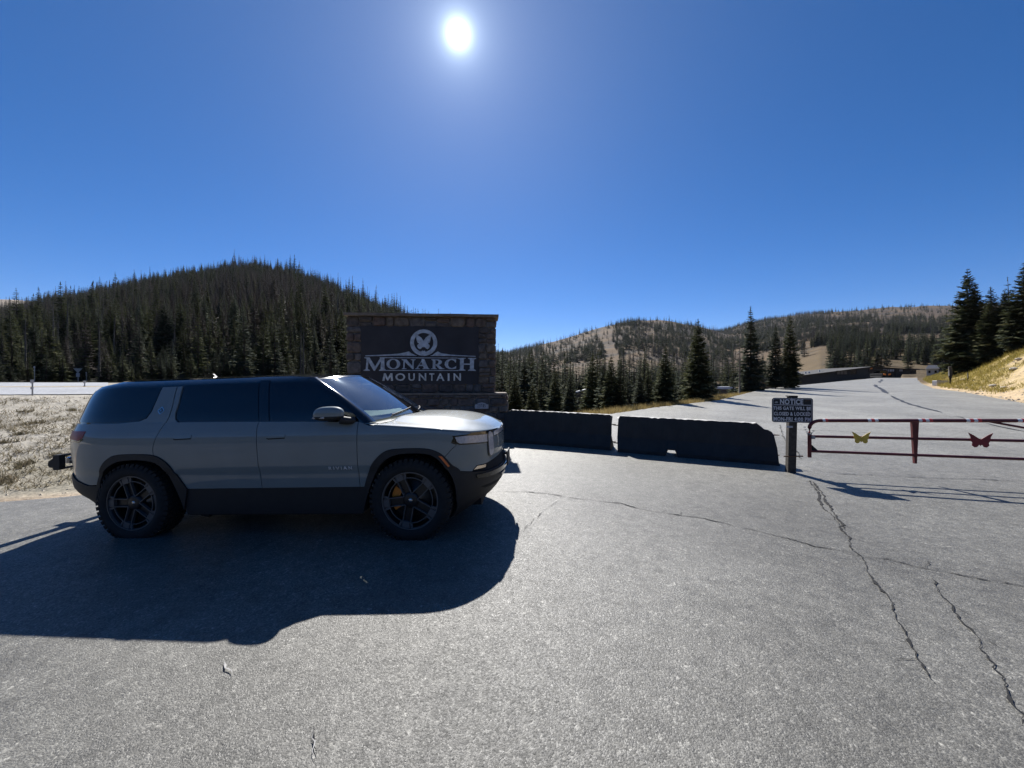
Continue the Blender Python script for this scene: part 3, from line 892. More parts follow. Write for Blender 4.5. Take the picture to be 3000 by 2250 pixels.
def flank(name, poly, mat, surf=body_pt, off=0.0, thick=0.02, gap=0.0035, step=0.05, parent=None, sides=(-1, 1), smooth_poly=None):
    """A panel cut out of the flank: outline in (s, z), lifted on to the surface, with turned-in edges."""
    poly = [tuple(p) for p in poly]
    if gap: poly = inset(poly, gap)
    b = densify(poly, step, True)
    bx = np.array(b)
    xs = np.arange(bx[:, 0].min(), bx[:, 0].max(), step); zs = np.arange(bx[:, 1].min(), bx[:, 1].max(), step * 0.7)
    GX, GZ = np.meshgrid(xs, zs); GX, GZ = GX.ravel(), GZ.ravel()
    k = poly_sd(GX, GZ, b) < -step * 0.35
    V, F = cdt_fill(b, None, list(zip(GX[k], GZ[k])))
    S, Z = np.array([v.x for v in V]), np.array([v.y for v in V])
    def place(o):
        P = surf(S, Z)
        h = 1e-3
        du = surf(np.clip(S + h, SR, SF), Z) - surf(np.clip(S - h, SR, SF), Z); dv = surf(S, Z + h) - surf(S, Z - h)
        nn = np.cross(du, dv); nn /= np.maximum(np.linalg.norm(nn, axis=1, keepdims=True), 1e-9)
        return P + nn * o
    P = place(off)
    Q = place(off - thick)
    # boundary edges
    cnt = {}
    for f in F:
        for i in range(3):
            e = (f[i], f[(i + 1) % 3]); cnt[e] = cnt.get(e, 0) + 1
    be = [e for e in cnt if (e[1], e[0]) not in cnt]
    res = []
    for sd_ in sides:
        m = MB()
        k = 1 if sd_ < 0 else -1
        vv = P.copy(); vv[:, 1] *= k
        m.add(vv, [f if k > 0 else (f[0], f[2], f[1]) for f in F], True)
        rim, rf = [], []
        for e in be:
            n = len(rim)
            p0, p1, q0, q1 = P[e[0]].copy(), P[e[1]].copy(), Q[e[0]].copy(), Q[e[1]].copy()
            for p in (p0, p1, q0, q1): p[1] *= k; rim.append(p)
            rf.append((n, n + 2, n + 3, n + 1) if k > 0 else (n, n + 1, n + 3, n + 2))
        m.add(rim, rf, False)
        res.append(m.build(name, mat, parent or car))
    return res

def smooth_line(pts, n=6):
    """Catmull-Rom through points."""
    P = [pts[0]] + list(pts) + [pts[-1]]
    out = []
    for i in range(1, len(P) - 2):
        p0, p1, p2, p3 = P[i - 1], P[i], P[i + 1], P[i + 2]
        for k in range(n):
            t = k / n
            out.append(tuple(0.5 * ((2 * p1[j]) + (-p0[j] + p2[j]) * t + (2 * p0[j] - 5 * p1[j] + 4 * p2[j] - p3[j]) * t * t + (-p0[j] + 3 * p1[j] - 3 * p2[j] + p3[j]) * t ** 3) for j in range(2)))
    out.append(tuple(pts[-1]))
    return out

def zbelt(x): return float(np.interp(x, [-2.7, -1.0, 0.0, 1.05, 1.06, 1.14, 1.57, 1.82, 2.0, 2.165, 2.3, 2.45], [1.278, 1.272, 1.255, 1.228, 1.222, 1.190, 1.152, 1.127, 1.105, 1.075, 1.064, 1.052]))
SX = s_of_x
ARO = smooth_line([(-1.935, 0.60), (-1.89, 0.715), (-1.835, 0.828), (-1.75, 0.903), (-1.64, 0.938), (-1.39, 0.941), (-1.225, 0.926), (-1.125, 0.880), (-1.05, 0.815), (-0.985, 0.715), (-0.885, 0.556)], 4)
ARI = smooth_line([(-1.925, 0.40), (-1.89, 0.615), (-1.82, 0.757), (-1.695, 0.848), (-1.555, 0.879), (-1.365, 0.879), (-1.20, 0.846), (-1.105, 0.765), (-1.04, 0.642), (-0.985, 0.49), (-0.945, 0.33)], 4)
AFO = smooth_line([(1.075, 0.552), (1.115, 0.665), (1.175, 0.791), (1.262, 0.884), (1.361, 0.934), (1.527, 0.946), (1.733, 0.941), (1.855, 0.907), (1.934, 0.846), (1.99, 0.775), (2.06, 0.706)], 4)
AFI = smooth_line([(1.055, 0.33), (1.10, 0.46), (1.155, 0.595), (1.229, 0.738), (1.33, 0.843), (1.484, 0.895), (1.731, 0.893), (1.845, 0.847), (1.931, 0.745), (1.992, 0.605), (2.035, 0.40)], 4)
AFO = [(SX(x), z) for x, z in AFO]; AFI = [(SX(x), z) for x, z in AFI]
ARO = [(SX(x), z) for x, z in ARO]; ARI = [(SX(x), z) for x, z in ARI]
def belt_line(x0, x1, n=10):
    return [(SX(x, 1.1), zbelt(x)) for x in np.linspace(x0, x1, n)]
SILL = 0.553
DR = smooth_line([(-1.150, 1.272), (-1.172, 1.205), (-1.212, 1.086), (-1.234, 0.999), (-1.228, 0.926)], 4)      # rear edge of the rear door
DB = smooth_line([(-0.066, 1.255), (-0.075, 1.205), (-0.063, 1.087), (-0.054, 0.878), (-0.046, 0.695), (-0.040, SILL)], 4)
DF = smooth_line([(1.026, 1.229), (1.026, 1.038), (1.024, 0.794), (1.027, SILL)], 4)

# dark inner shell behind the panel gaps
inner = [(SR, 0.40), (ARI[0][0], 0.40)] + ARI + AFI + [(SX(2.2, .5), 0.33), (SF, 0.33), (SF, 1.045)] + [(SX(x, 1.1), zbelt(x) - 0.01) for x in (2.38, 2.3, 2.165, 2.0, 1.82, 1.57, 1.2, 1.05, 0.0, -1.0, -2.0, -2.3)] + [(SR, 1.26)]
flank('inner_shell', inner, M['under'], off=-0.022, thick=0.01, gap=0, step=0.08)

k0 = min(range(len(ARO)), key=lambda i: abs(ARO[i][0] - DR[-1][0]))
quarter = [(SR, 1.275)] + [(SX(x, 1.2), zbelt(x)) for x in (-2.5, -2.2, -1.9, -1.6, -1.3)] + DR + ARO[:k0][::-1] + [(ARO[0][0], 0.60), (SX(-2.06, .65), 0.602), (SX(-2.24, .65), 0.652), (SX(-2.36, .68), 0.705), (SR, 0.72)]
rear_door = DR[::-1] + [(x, zbelt(x)) for x in (-0.9, -0.5, -0.2)] + DB + [(-0.885, SILL)] + ARO[k0 + 1:-1][::-1]
front_door = DB[::-1] + [(x, zbelt(x)) for x in (0.3, 0.7)] + DF + []
fender_split = [(SX(1.93, .85), 0.850), (SX(2.00, .95), 0.925), (SX(2.05, .95), 0.965)]
kf = min(range(len(AFO)), key=lambda i: abs(AFO[i][0] - SX(1.93, .85)))
fender = DF[::-1] + [(SX(x, 1.1), zbelt(x)) for x in (1.08, 1.14, 1.3, 1.57, 1.82, 2.0, 2.165)] + [(SX(2.17, 1.06), 1.062), (SX(2.02, 1.0), 1.035), (SX(2.0, .95), 0.99)] + fender_split[::-1] + AFO[:kf][::-1]
fascia = fender_split + [(SX(2.03, .95), 0.972), (SX(2.34, .97), 0.985), (SF, 0.985), (SF, 0.755), (2.887, 0.752), (2.65, 0.735), (2.46, 0.716), (2.30, 0.720), (2.25, 0.692), (2.22, 0.668), (2.06, 0.690)] + AFO[kf + 1:-1][::-1]
nose = [(SX(2.02, 1.03), 1.036), (SX(2.17, 1.05), 1.062), (SX(2.17, 1.07), 1.073), (SX(2.3, 1.06), 1.064), (SF, 1.052), (SF, 0.985), (SX(2.34, .97), 0.985), (SX(2.03, .95), 0.972), (SX(2.0, .95), 0.99)]
flank('quarter_panel', quarter, M['paint'])
rd = flank('rear_door', rear_door, M['paint'])
fd = flank('front_door', front_door, M['paint'])
flank('front_wing', fender, M['paint'])
flank('front_bumper_cover', fascia, M['paint'], gap=0.002)
flank('lamp_housing', nose, M['gloss_black'], off=-0.004, gap=0.001)

# wheel arch mouldings, sills and lower bumpers in black
def arch(name, outer, inner_, p_end):
    flank(name, inner_ + outer[::-1], M['plastic'], off=0.014, thick=0.10, gap=0, step=0.045)
arch('wheel_arch_moulding', ARO, ARI, None)
arch('wheel_arch_moulding', AFO, AFI, None)
flank('sill', [(-0.985, 0.49), (-0.885, SILL), (1.075, SILL), (1.055, 0.33), (1.03, 0.265), (-0.93, 0.265), (-0.945, 0.33)], M['plastic'], off=-0.006, thick=0.06, gap=0.001)
flank('front_bumper', [AFI[-1], (SX(2.0, .6), 0.60), (2.055, 0.686), (2.22, 0.664), (2.45, 0.640), (2.75, 0.632), (SF, 0.63), (SF, 0.30), (SX(2.2, .3), 0.22), (SX(2.0, .2), 0.16), (SX(1.95, .2), 0.17)], M['plastic'], off=0.006, thick=0.05, gap=0.001)
flank('bumper_step', [(2.26, 0.632), (2.5, 0.622), (SF, 0.615), (SF, 0.565), (2.5, 0.572), (2.28, 0.592)], M['gloss_black'], off=0.022, thick=0.03, gap=0, sides=(-1, 1))
flank('bumper_slot', [(SX(2.25, .5), 0.485), (SF, 0.47), (SF, 0.43), (SX(2.27, .45), 0.455)], M['under'], off=0.009, thick=0.02, gap=0)
flank('tow_eye', [(SX(2.405, .53), 0.545), (SX(2.425, .53), 0.55), (SX(2.425, .53), 0.525), (SX(2.405, .53), 0.52)], M['silver'], off=0.03, thick=0.03, gap=0, step=0.02)
flank('lower_intake', [(2.23, 0.664), (2.26, 0.694), (2.31, 0.724), (2.46, 0.720), (2.66, 0.740), (2.89, 0.757), (SF, 0.760), (SF, 0.632), (2.75, 0.634), (2.45, 0.642)], M['under'], off=-0.012, thick=0.02, gap=0)
flank('rear_bumper', [(SR, 0.722), (SX(-2.36, .7), 0.707), (SX(-2.24, .65), 0.652), (SX(-2.06, .62), 0.602), (ARO[0][0], 0.60), (ARI[0][0], 0.40), (SX(-2.05, .4), 0.375), (SX(-2.2, .42), 0.40), (SR, 0.44)], M['plastic'], off=0.012, thick=0.06, gap=0.001)

# lamps
flank('headlamp_bezel', [(2.0, 1.058), (2.16, 1.060), (2.35, 1.050), (2.545, 1.040), (2.535, 0.935), (2.26, 0.953), (2.075, 0.962), (2.035, 0.983)], M['gloss_black'], off=0.003, thick=0.02, gap=0, step=0.04)
flank('headlamp', [(2.030, 1.045), (2.16, 1.048), (2.35, 1.037), (2.535, 1.027), (2.525, 0.948), (2.26, 0.966), (2.085, 0.976), (2.052, 0.993)], M['lens'], off=0.007, thick=0.01, gap=0, step=0.04)
def capsule(cx, z0, z1, w, n=8):
    c = SX(cx, .95); out = []
    r = w / 2
    for i in range(n + 1):
        t = math.pi * i / n; out.append((c + r * math.cos(t), z1 - r * 1.3 + r * 1.3 * math.sin(t)))
    for i in range(n + 1):
        t = math.pi + math.pi * i / n; out.append((c + r * math.cos(t), z0 + r * 1.3 + r * 1.3 * math.sin(t)))
    return out
flank('stadium_lamp_bezel', capsule(2.338, 0.772, 1.066, 0.135), M['gloss_black'], off=0.010, thick=0.03, gap=0, step=0.02)
flank('stadium_lamp', capsule(2.338, 0.788, 1.050, 0.104), M['lens'], off=0.016, thick=0.02, gap=0, step=0.02)
flank('light_bar', [(SX(2.368, 1.03), 1.040), (SF, 1.040), (SF, 0.995), (SX(2.368, .98), 0.990)], M['lens'], off=0.001, thick=0.02, gap=0, step=0.04)
flank('tail_lamp', [(SX(-2.085, 1.2), 1.196), (SX(-2.10, 1.12), 1.128), (SX(-2.17, 1.1), 1.096), (SX(-2.25, 1.1), 1.105), (SR, 1.11), (SR, 1.20)], M['red_lamp'], off=0.004, thick=0.02, gap=0, step=0.04)
flank('tail_lamp_trim', [(SX(-2.10, 1.1), 1.118), (SX(-2.17, 1.1), 1.090), (SX(-2.25, 1.1), 1.098), (SR, 1.10), (SR, 1.085), (SX(-2.25, 1.1), 1.080), (SX(-2.16, 1.1), 1.072), (SX(-2.09, 1.1), 1.105)], M['gloss_black'], off=0.003, thick=0.02, gap=0, step=0.04)
flank('side_marker', [(SX(1.872, .85), 0.868), (SX(1.905, .85), 0.862), (SX(1.975, .76), 0.760), (SX(1.958, .76), 0.752)], M['amber'], off=0.019, thick=0.01, gap=0, step=0.03)
flank('fog_lamp', [(2.245, 0.684), (2.305, 0.714), (2.455, 0.708), (2.435, 0.680), (2.31, 0.683)], M['silver'], off=0.004, thick=0.02, gap=0, step=0.03)

# door handles lie flush: a shallow pad with a shadow line under it
def handle(x0, x1, z, doors):
    pads = flank('handle', [(x0, z + 0.018), (x0 + .015, z + 0.024), (x1 - .015, z + 0.020), (x1, z + 0.012), (x1 - .004, z - 0.016), (x0 + .02, z - 0.022), (x0, z - 0.012)], M['paint'], off=0.005, thick=0.01, gap=0, step=0.03)
    slots = flank('handle_gap', [(x0, z - 0.019), (x0 + .02, z - 0.0235), (x1 - .004, z - 0.0175), (x1 - .004, z - 0.028), (x0 + .02, z - 0.034), (x0 - .004, z - 0.026)], M['under'], off=0.0025, thick=0.006, gap=0, step=0.03)
    for d, a_, b_ in zip(doors, pads, slots): a_.parent = d; b_.parent = d
handle(-1.0, -0.795, 1.118, rd)
handle(0.05, 0.252, 1.103, fd)

# bonnet
def edge_at(x):
    P = body_pt(np.array([SX(min(x, 2.401), 1.06)]), np.array([zbelt(x)]))[0]
    return -P[1], P[2]
nx_, nq = 44, 41
vv, ff = [], []
for i in range(nx_):
    t = i / (nx_ - 1)
    x0 = 1.180 + (2.4015 - 1.180) * (1 - (1 - t) ** 1.35)
    for j in range(nq):
        q = -1 + 2 * j / (nq - 1)
        q = math.copysign(abs(q) ** 0.8, q) * 0.992
        x = x0 + 0.185 * (1 - q * q) * (1 - t) ** 3
        ye, ze = edge_at(x)
        zc = float(hermite(x, [1.0, 1.1, 1.35, 1.7, 2.03, 2.2, 2.33, 2.405], [1.215, 1.228, 1.248, 1.238, 1.198, 1.160, 1.108, 1.054]))
        k = 1 - abs(q) ** 3.4
        dome = 0.016 * float(1 - sstep(0.52, 0.66, abs(q))) * float(sstep(2.38, 1.9, x))
        flat = 0.012 * float(sstep(0.60, 0.74, abs(q)) * (1 - sstep(0.80, 0.95, abs(q))))
        y = q * edge_at(x0)[0] if t > .7 else q * ye
        vv.append((x, y, ze + 0.002 + (zc - 0.014 - ze) * k + dome - flat * float(sstep(2.4, 2.0, x))))
for i in range(nx_ - 1):
    for j in range(nq - 1):
        k = i * nq + j
        ff.append((k, k + nq, k + nq + 1, k + 1))
bon = obj('bonnet', vv, ff, M['paint'], car, smooth=True)
sol = bon.modifiers.new('thickness', 'SOLIDIFY'); sol.thickness = 0.015; sol.offset = -1

# windscreen, cowl, screen pillars
def screen_pt(q, t, lift=0.0):
    bx, by, bz = 1.160 + 0.175 * (1 - q * q), q * 0.848, 1.208 + 0.026 * (1 - q * q)
    tx, ty, tz = 0.425 + 0.13 * (1 - q * q), q * 0.690, 1.706 + 0.042 * (1 - q * q)
    x, y, z = bx + (tx - bx) * t, by + (ty - by) * t, bz + (tz - bz) * t
    bow = 0.022 * math.sin(math.pi * t)
    return (x + bow * 0.65 + lift * .65, y, z + bow * 0.75 + lift * .75)
def patch(name, fn, nu, nv, mat, parent=None, flip=False):
    v = [fn(i / nu, j / nv) for j in range(nv + 1) for i in range(nu + 1)]
    f = []
    for j in range(nv):
        for i in range(nu):
            k = j * (nu + 1) + i
            q_ = (k, k + 1, k + nu + 2, k + nu + 1)
            f.append(q_[::-1] if flip else q_)
    return obj(name, v, f, mat, parent or car, smooth=True)
ws = patch('windscreen', lambda u, v: screen_pt(-1 + 2 * u, 0.035 + 0.945 * v), 24, 16, M['glass_clear'])
patch('windscreen_band', lambda u, v: screen_pt(-1 + 2 * u, 0.955 + 0.03 * v, 0.002), 24, 2, M['gloss_black'], ws)
patch('cowl', lambda u, v: (screen_pt(-1 + 2 * u, 0.05)[0] + 0.10 * v - 0.01, (-1 + 2 * u) * 0.865, 1.208 + 0.024 * (1 - (-1 + 2 * u) ** 2) - 0.012 * v), 20, 2, M['plastic'])
for sgn in (-1, 1):
    m = MB()
    for k in range(13):
        t = k / 12
        a_ = screen_pt(sgn * 0.985, t); z = a_[2]
        w = float(W_top(np.array([z]))[0]) if z > 1.2 else 0.93
        b_ = (a_[0] - 0.028, sgn * (w - 0.010), z + 0.004); c_ = (a_[0] - 0.085, sgn * (w + 0.001), z - 0.002)
        d_ = (a_[0] + 0.006, sgn * (abs(a_[1]) + 0.012), z + 0.008)
        for p in (a_, d_, b_, c_): m.v.append(tuple(map(float, p)))
        if k:
            n = 4 * (k - 1)
            for i in range(3):
                q_ = (n + i, n + i + 4, n + i + 5, n + i + 1)
                m.f.append(q_ if sgn > 0 else q_[::-1]); m.sm.append(True)
    m.build('screen_pillar', M['gloss_black'], car)
for sgn in (-1, 1):
    m = MB()
    q_ = [(1.00, sgn * 0.925, 1.222), (1.10, sgn * 0.938, 1.203), (1.205, sgn * 0.935, 1.180), (1.215, sgn * 0.80, 1.196), (1.12, sgn * 0.80, 1.214)]
    m.add(q_, [(0, 1, 2, 3, 4) if sgn < 0 else (4, 3, 2, 1, 0)]); m.build('cowl_corner', M['paint'], car)
# wipers
for y0 in (-0.55, 0.15):
    m = MB()
    pa = [screen_pt((y0 + 0.55 * k / 6) / 0.83, 0.055 + 0.012 * k, 0.014) for k in range(7)]
    m.tube(pa, 0.007, 6)
    m.build('wiper', M['plastic'], car)

# upper flanks: black shell, panes, painted rear pillar
def xa(z): return float(np.interp(z, [1.20, 1.235, 1.416, 1.622, 1.73], [1.14, 1.095, 0.835, 0.560, 0.39]))
shell = [(SR, 1.205), (-1.0, 1.205), (0.0, 1.205), (0.95, 1.205), (1.07, 1.212), (1.085, 1.235)] + [(xa(z), z) for z in (1.32, 1.42, 1.52, 1.62, 1.70)] + [(0.36, 1.722), (0.1, 1.740), (-0.4, 1.747), (-1.6, 1.747), (SX(-1.9), 1.747), (SR, 1.746)]
flank('cabin_side', shell, M['gloss_black'], surf=top_pt, off=-0.006, thick=0.01, gap=0, step=0.05)
flank('front_window', [(0.032, 1.266), (0.95, 1.243)] + [(xa(z) - 0.075, z) for z in (1.27, 1.36, 1.46, 1.56, 1.63)] + [(0.42, 1.664), (-0.068, 1.672)], M['glass_dark'], surf=top_pt, off=0.0, thick=0.008, gap=0.003)
flank('rear_window', [(-1.008, 1.276), (-0.088, 1.270), (-0.192, 1.672), (-0.6, 1.678), (-1.083, 1.672), (-1.060, 1.476), (-1.062, 1.362), (-1.046, 1.305)], M['glass_dark'], surf=top_pt, off=0.0, thick=0.008, gap=0.004)
flank('window_pillar', [(-0.086, 1.262), (0.030, 1.258), (-0.078, 1.70), (-0.196, 1.70)], M['gloss_black'], surf=top_pt, off=0.001, thick=0.01, gap=0.003)
flank('quarter_window', [(-2.72, 1.296), (-1.755, 1.285), (-1.49, 1.296), (-1.412, 1.320), (-1.377, 1.385), (-1.354, 1.52), (-1.346, 1.654), (-1.7, 1.668), (-2.1, 1.662), (-2.5, 1.635), (-2.72, 1.60)], M['glass_dark'], surf=top_pt, off=0.0, thick=0.008, gap=0.003)
flank('rear_pillar_panel', [(-1.152, 1.262), (-1.13, 1.327), (-1.129, 1.427), (-1.157, 1.655), (-1.331, 1.655), (-1.339, 1.522), (-1.358, 1.383), (-1.391, 1.316), (-1.465, 1.286), (-1.70, 1.272), (-1.72, 1.262)], M['paint'], surf=top_pt, off=0.010, thick=0.016, gap=0.002)
flank('door_frame_panel', [(-1.145, 1.262), (-1.123, 1.327), (-1.122, 1.427), (-1.150, 1.655), (-1.089, 1.657), (-1.066, 1.476), (-1.069, 1.362), (-1.052, 1.30), (-1.015, 1.268), (-0.98, 1.262)], M['paint'], surf=top_pt, off=0.010, thick=0.016, gap=0.0015)
# small lozenge badge on the pillar
bz, bxx = 1.395, -1.244
bd = flank('pillar_badge', [(bxx - .042, bz), (bxx - .006, bz + .040), (bxx + .006, bz + .040), (bxx + .042, bz), (bxx + .006, bz - .040), (bxx - .006, bz - .040)], M['silver'], surf=top_pt, off=0.014, thick=0.006, gap=0, step=0.03)
bd2 = flank('badge_inset', [(bxx - .028, bz), (bxx, bz + .028), (bxx + .028, bz), (bxx, bz - .028)], M['gloss_black'], surf=top_pt, off=0.0155, thick=0.003, gap=0, step=0.03)
bd3 = flank('badge_core', [(bxx - .013, bz), (bxx, bz + .013), (bxx + .013, bz), (bxx, bz - .013)], M['silver'], surf=top_pt, off=0.017, thick=0.003, gap=0, step=0.03)
for a_, b_, c_ in zip(bd, bd2, bd3): b_.parent = a_; c_.parent = a_

# roof
def roof_fn(u, v):
    q = -1 + 2 * u
    xb = -2.24 + (0.0 + 2.24) * min(v / .8, 1)
    P = top_pt(np.array([SX(xb) if xb > S0 else S0 - (S0 - SR) * math.asin(min((S0 - xb) / (S0 - float(XRT(np.array(1.747)))), .9999) ** 1.45) / (math.pi / 2)]), np.array([1.746]))[0]
    ye = -P[1]; x, ze = xb, 1.746
    if v > .8:
        t = (v - .8) / .2
        fx, fy, fz = screen_pt(q, 0.985)
        x = (fx + 0.0) * t
        ye = 0.625 + (0.69 - 0.625) * t
        ze = 1.746 + (1.709 - 1.746) * t
    return (x, q * ye, ze + 0.036 * (1 - q * q) * (1 if v > .1 else v / .1))
patch('roof', roof_fn, 20, 30, M['gloss_black'])
m = MB(); m.prism([(-1.62, 1.775), (-1.50, 1.828), (-1.44, 1.832), (-1.38, 1.775)], 0.03, Matrix.Translation((0.02, -0.015, 0))); m.build('roof_aerial', M['gloss_black'], car)

# door mirrors
for sgn in (-1, 1):
    def mir(u, v, lo, hi):
        th = math.pi * (lo + (hi - lo) * v); ph = math.pi * 2 * u
        return th, ph
    cx, cy, cz = (0.775 if sgn < 0 else 0.55), sgn * 1.035, 1.312
    cap, low = MB(), MB()
    for part, t0, t1 in ((cap, 0.02, 0.56), (low, 0.56, 0.98)):
        nu, nv = 24, 8
        pv, pf = [], []
        for j in range(nv + 1):
            th_ = math.pi * (t0 + (t1 - t0) * j / nv)
            for i in range(nu):
                ph_ = 2 * math.pi * i / nu
                cx_, sx_ = math.cos(ph_), math.sin(ph_)
                sg = lambda a, p: math.copysign(abs(a) ** p, a)
                rz = sg(math.cos(th_), 0.85); rr_ = math.sin(th_) ** 0.7
                X = 0.160 * rr_ * sg(cx_, 0.75); Y = 0.062 * rr_ * sg(sx_, 0.75); Z = 0.085 * rz if rz > 0 else 0.062 * rz
                X += -0.02 + 0.10 * Z
                pv.append((cx + X, cy + Y * sgn, cz + Z))
        for j in range(nv):
            for i in range(nu):
                l = (i + 1) % nu
                q_ = (j * nu + i, (j + 1) * nu + i, (j + 1) * nu + l, j * nu + l)
                pf.append(q_ if sgn > 0 else q_[::-1])
        pf.append(tuple(range(nu)) if sgn > 0 else tuple(range(nu - 1, -1, -1)))
        part.add(pv, pf, True)
    mc = cap.build('mirror_cap', M['paint'], car)
    low.tube([(cx + 0.095, sgn * 1.03, 1.258), (cx + 0.16, sgn * 0.98, 1.242), (cx + 0.19, sgn * 0.93, 1.24)], [0.045, 0.04, 0.038], 10)
    low.build('mirror_base', M['plastic'], car)
    ind = MB(); ind.box((cx - 0.10, sgn * 1.072, 1.286), (0.14, 0.03, 0.020), Matrix.Rotation(sgn * 0.22, 3, 'Z'), 0.005); ind.build('indicator', M['lens'], mc)

# maker's name on the front door
def glyph_mesh(ch, bold=0.0, ext=0.0):
    cu = bpy.data.curves.new('t', 'FONT'); cu.body = ch; cu.offset = bold; cu.extrude = ext; cu.resolution_u = 3
    ob = bpy.data.objects.new('t', cu); C.objects.link(ob)
    dg = bpy.context.evaluated_depsgraph_get()
    me = bpy.data.meshes.new_from_object(ob.evaluated_get(dg))
    v = np.array([p.co[:] for p in me.vertices]) if len(me.vertices) else np.zeros((0, 3))
    f = [tuple(p.vertices) for p in me.polygons]
    bpy.data.objects.remove(ob); bpy.data.curves.remove(cu); bpy.data.meshes.remove(me)
    return v, f
_gc = {}
def glyph(ch, bold=0.0):
    k = (ch, bold)
    if k not in _gc: _gc[k] = glyph_mesh(ch, bold, 0.02)
    return _gc[k]
def letter_box(ch, x0, x1, z0, z1, place, mat, parent, name='letter', bold=0.0, ext=0.004):
    """One letter stretched into a box (x across, z up) and set on a surface by place(x, z, d)."""
    v, f = glyph(ch, bold)
    lo, hi = v.min(0), v.max(0)
    wx = hi[0] - lo[0] or 1; wz = hi[1] - lo[1] or 1
    out = []
    for p in v:
        x = x0 + (p[0] - lo[0]) / wx * (x1 - x0); z = z0 + (p[1] - lo[1]) / wz * (z1 - z0)
        out.append(place(x, z, ext if p[2] > 0 else 0.0))
    return obj(name, out, f, mat, parent)
for sgn, door in zip((-1, 1), fd):
    def pl(x, z, d):
        P = body_pt(np.array([x]), np.array([z]))[0]
        return (P[0], sgn * (-P[1] + d + 0.001), P[2])
    x = 0.712
    for ch, w in zip('RIVIAN', (0.036, 0.008, 0.042, 0.008, 0.042, 0.036)):
        if sgn < 0: letter_box(ch, x, x + w, 0.741, 0.776, pl, M['letter_plate'], door, bold=0.02)
        else: letter_box(ch, 1.672 - x, 1.672 - x - w, 0.741, 0.776, pl, M['silver'], door, bold=0.012)
        x += w + 0.0155

# front plate bracket, skid, underside, wheel wells
m = MB(); m.box((2.475, 0.05, 0.66), (0.018, 0.30, 0.17), None, 0.004); m.box((2.455, 0.05, 0.70), (0.04, 0.05, 0.03)); m.build('plate_bracket', M['plastic'], car)
m = MB(); m.box((0, 0, 0.315), (4.1, 1.24, 0.10)); m.box((0.03, 0, 0.30), (1.92, 1.80, 0.09)); m.box((2.0, 0, 0.33), (0.45, 1.20, 0.16)); m.box((-2.1, 0, 0.46), (0.6, 1.2, 0.14)); m.build('underbody', M['under'], car)
for x in (1.75, -1.05):
    m = MB(); m.box((x, -0.55, 0.20), (0.10, 0.05, 0.14), Matrix.Rotation(0.2, 3, 'Y')); m.build('splash_flap', M['plastic'], car)
for sgn in (-1, 1):
    for arc in (ARI, AFI):
        m = MB(); pv = []
        for s_, z_ in arc:
            xx = float(body_pt(np.array([s_]), np.array([z_]))[0][0])
            pv += [(xx, sgn * 0.90, z_ + 0.01), (xx, sgn * 0.52, z_ + 0.01)]
        n = len(arc)
        m.add(pv, [(2 * i, 2 * i + 1, 2 * i + 3, 2 * i + 2) for i in range(n - 1)], True)
        m.add([pv[2 * i + 1] for i in range(n)], [tuple(range(n))])
        m.build('wheel_well', M['under'], car)

# cabin
m = MB(); m.box((0.80, 0, 1.13), (0.50, 1.50, 0.22), None, 0.05); db = m.build('dashboard', M['cabin'], car)
m = MB()
m.add([(0.975, -0.66, 1.262), (1.012, -0.30, 1.252), (1.02, 0.05, 1.247), (0.99, 0.48, 1.246), (0.93, 0.48, 1.285), (0.95, 0.05, 1.290), (0.945, -0.30, 1.302), (0.905, -0.70, 1.330)], [(0, 1, 6, 7), (1, 2, 5, 6), (2, 3, 4, 5)])
m.build('dash_sheet', M['paper'], db)
for x in (0.15, -0.85):
    for y in (-0.40, 0.40):
        m = MB()
        m.box((x, y, 0.78), (0.52, 0.52, 0.16), None, 0.05)
        m.box((x - 0.28, y, 1.10), (0.14, 0.50, 0.62), Matrix.Rotation(-0.18, 3, 'Y'), 0.05)
        m.box((x - 0.36, y, 1.47), (0.09, 0.26, 0.17), Matrix.Rotation(-0.1, 3, 'Y'), 0.03)
        m.build('seat', M['cabin'], car)
m = MB(); m.lathe_y([(0.0, 0), (0.0, 0)], n=4); m = MB()
pw = [(0.42 + 0.05 * math.sin(t), 0.40 + 0.185 * math.cos(t), 1.09 + 0.17 * math.sin(t)) for t in np.linspace(0, 2 * math.pi, 25)]
m.tube(pw, 0.016, 8, caps=False); m.build('steering_wheel', M['cabin'], car)
m = MB(); m.box((0.66, 0.0, 1.60), (0.04, 0.24, 0.07), Matrix.Rotation(0.2, 3, 'Y'), 0.015); m.build('interior_mirror', M['cabin'], car)

# carrier folded up on the tow hitch, its trays lying across the tail
rack = bpy.data.objects.new('hitch_rack', None); link(rack, car)
m = MB(); m.box((-2.72, 0.0, 0.62), (0.62, 0.07, 0.07)); m.build('hitch_bar', M['under'], rack)
m = MB(); m.box((-2.90, 0.0, 0.73), (0.06, 0.08, 0.30)); m.build('rack_mast', M['under'], rack)
for x_, z_ in ((-2.858, 0.884), (-2.868, 0.728)):
    m = MB(); m.box((x_, 0.06, z_), (0.045, 1.30, 0.024), None, 0.006); m.build('rack_arm', M['gloss_black'], rack)
m = MB(); m.tube([(-2.90, y_, 0.805) for y_ in (-0.52, -0.50, 0.60, 0.62)], [0.034, 0.045, 0.045, 0.034], 18); m.build('damper', M['chrome'], rack)
m = MB(); m.prism([(-2.995, 0.775), (-2.985, 0.82), (-2.93, 0.852), (-2.92, 0.895), (-2.845, 0.895), (-2.838, 0.80), (-2.845, 0.715), (-2.92, 0.712), (-2.935, 0.745), (-2.98, 0.752)], 0.06, Matrix.Translation((0, -0.64, 0))); m.build('rack_head', M['plastic'], rack)

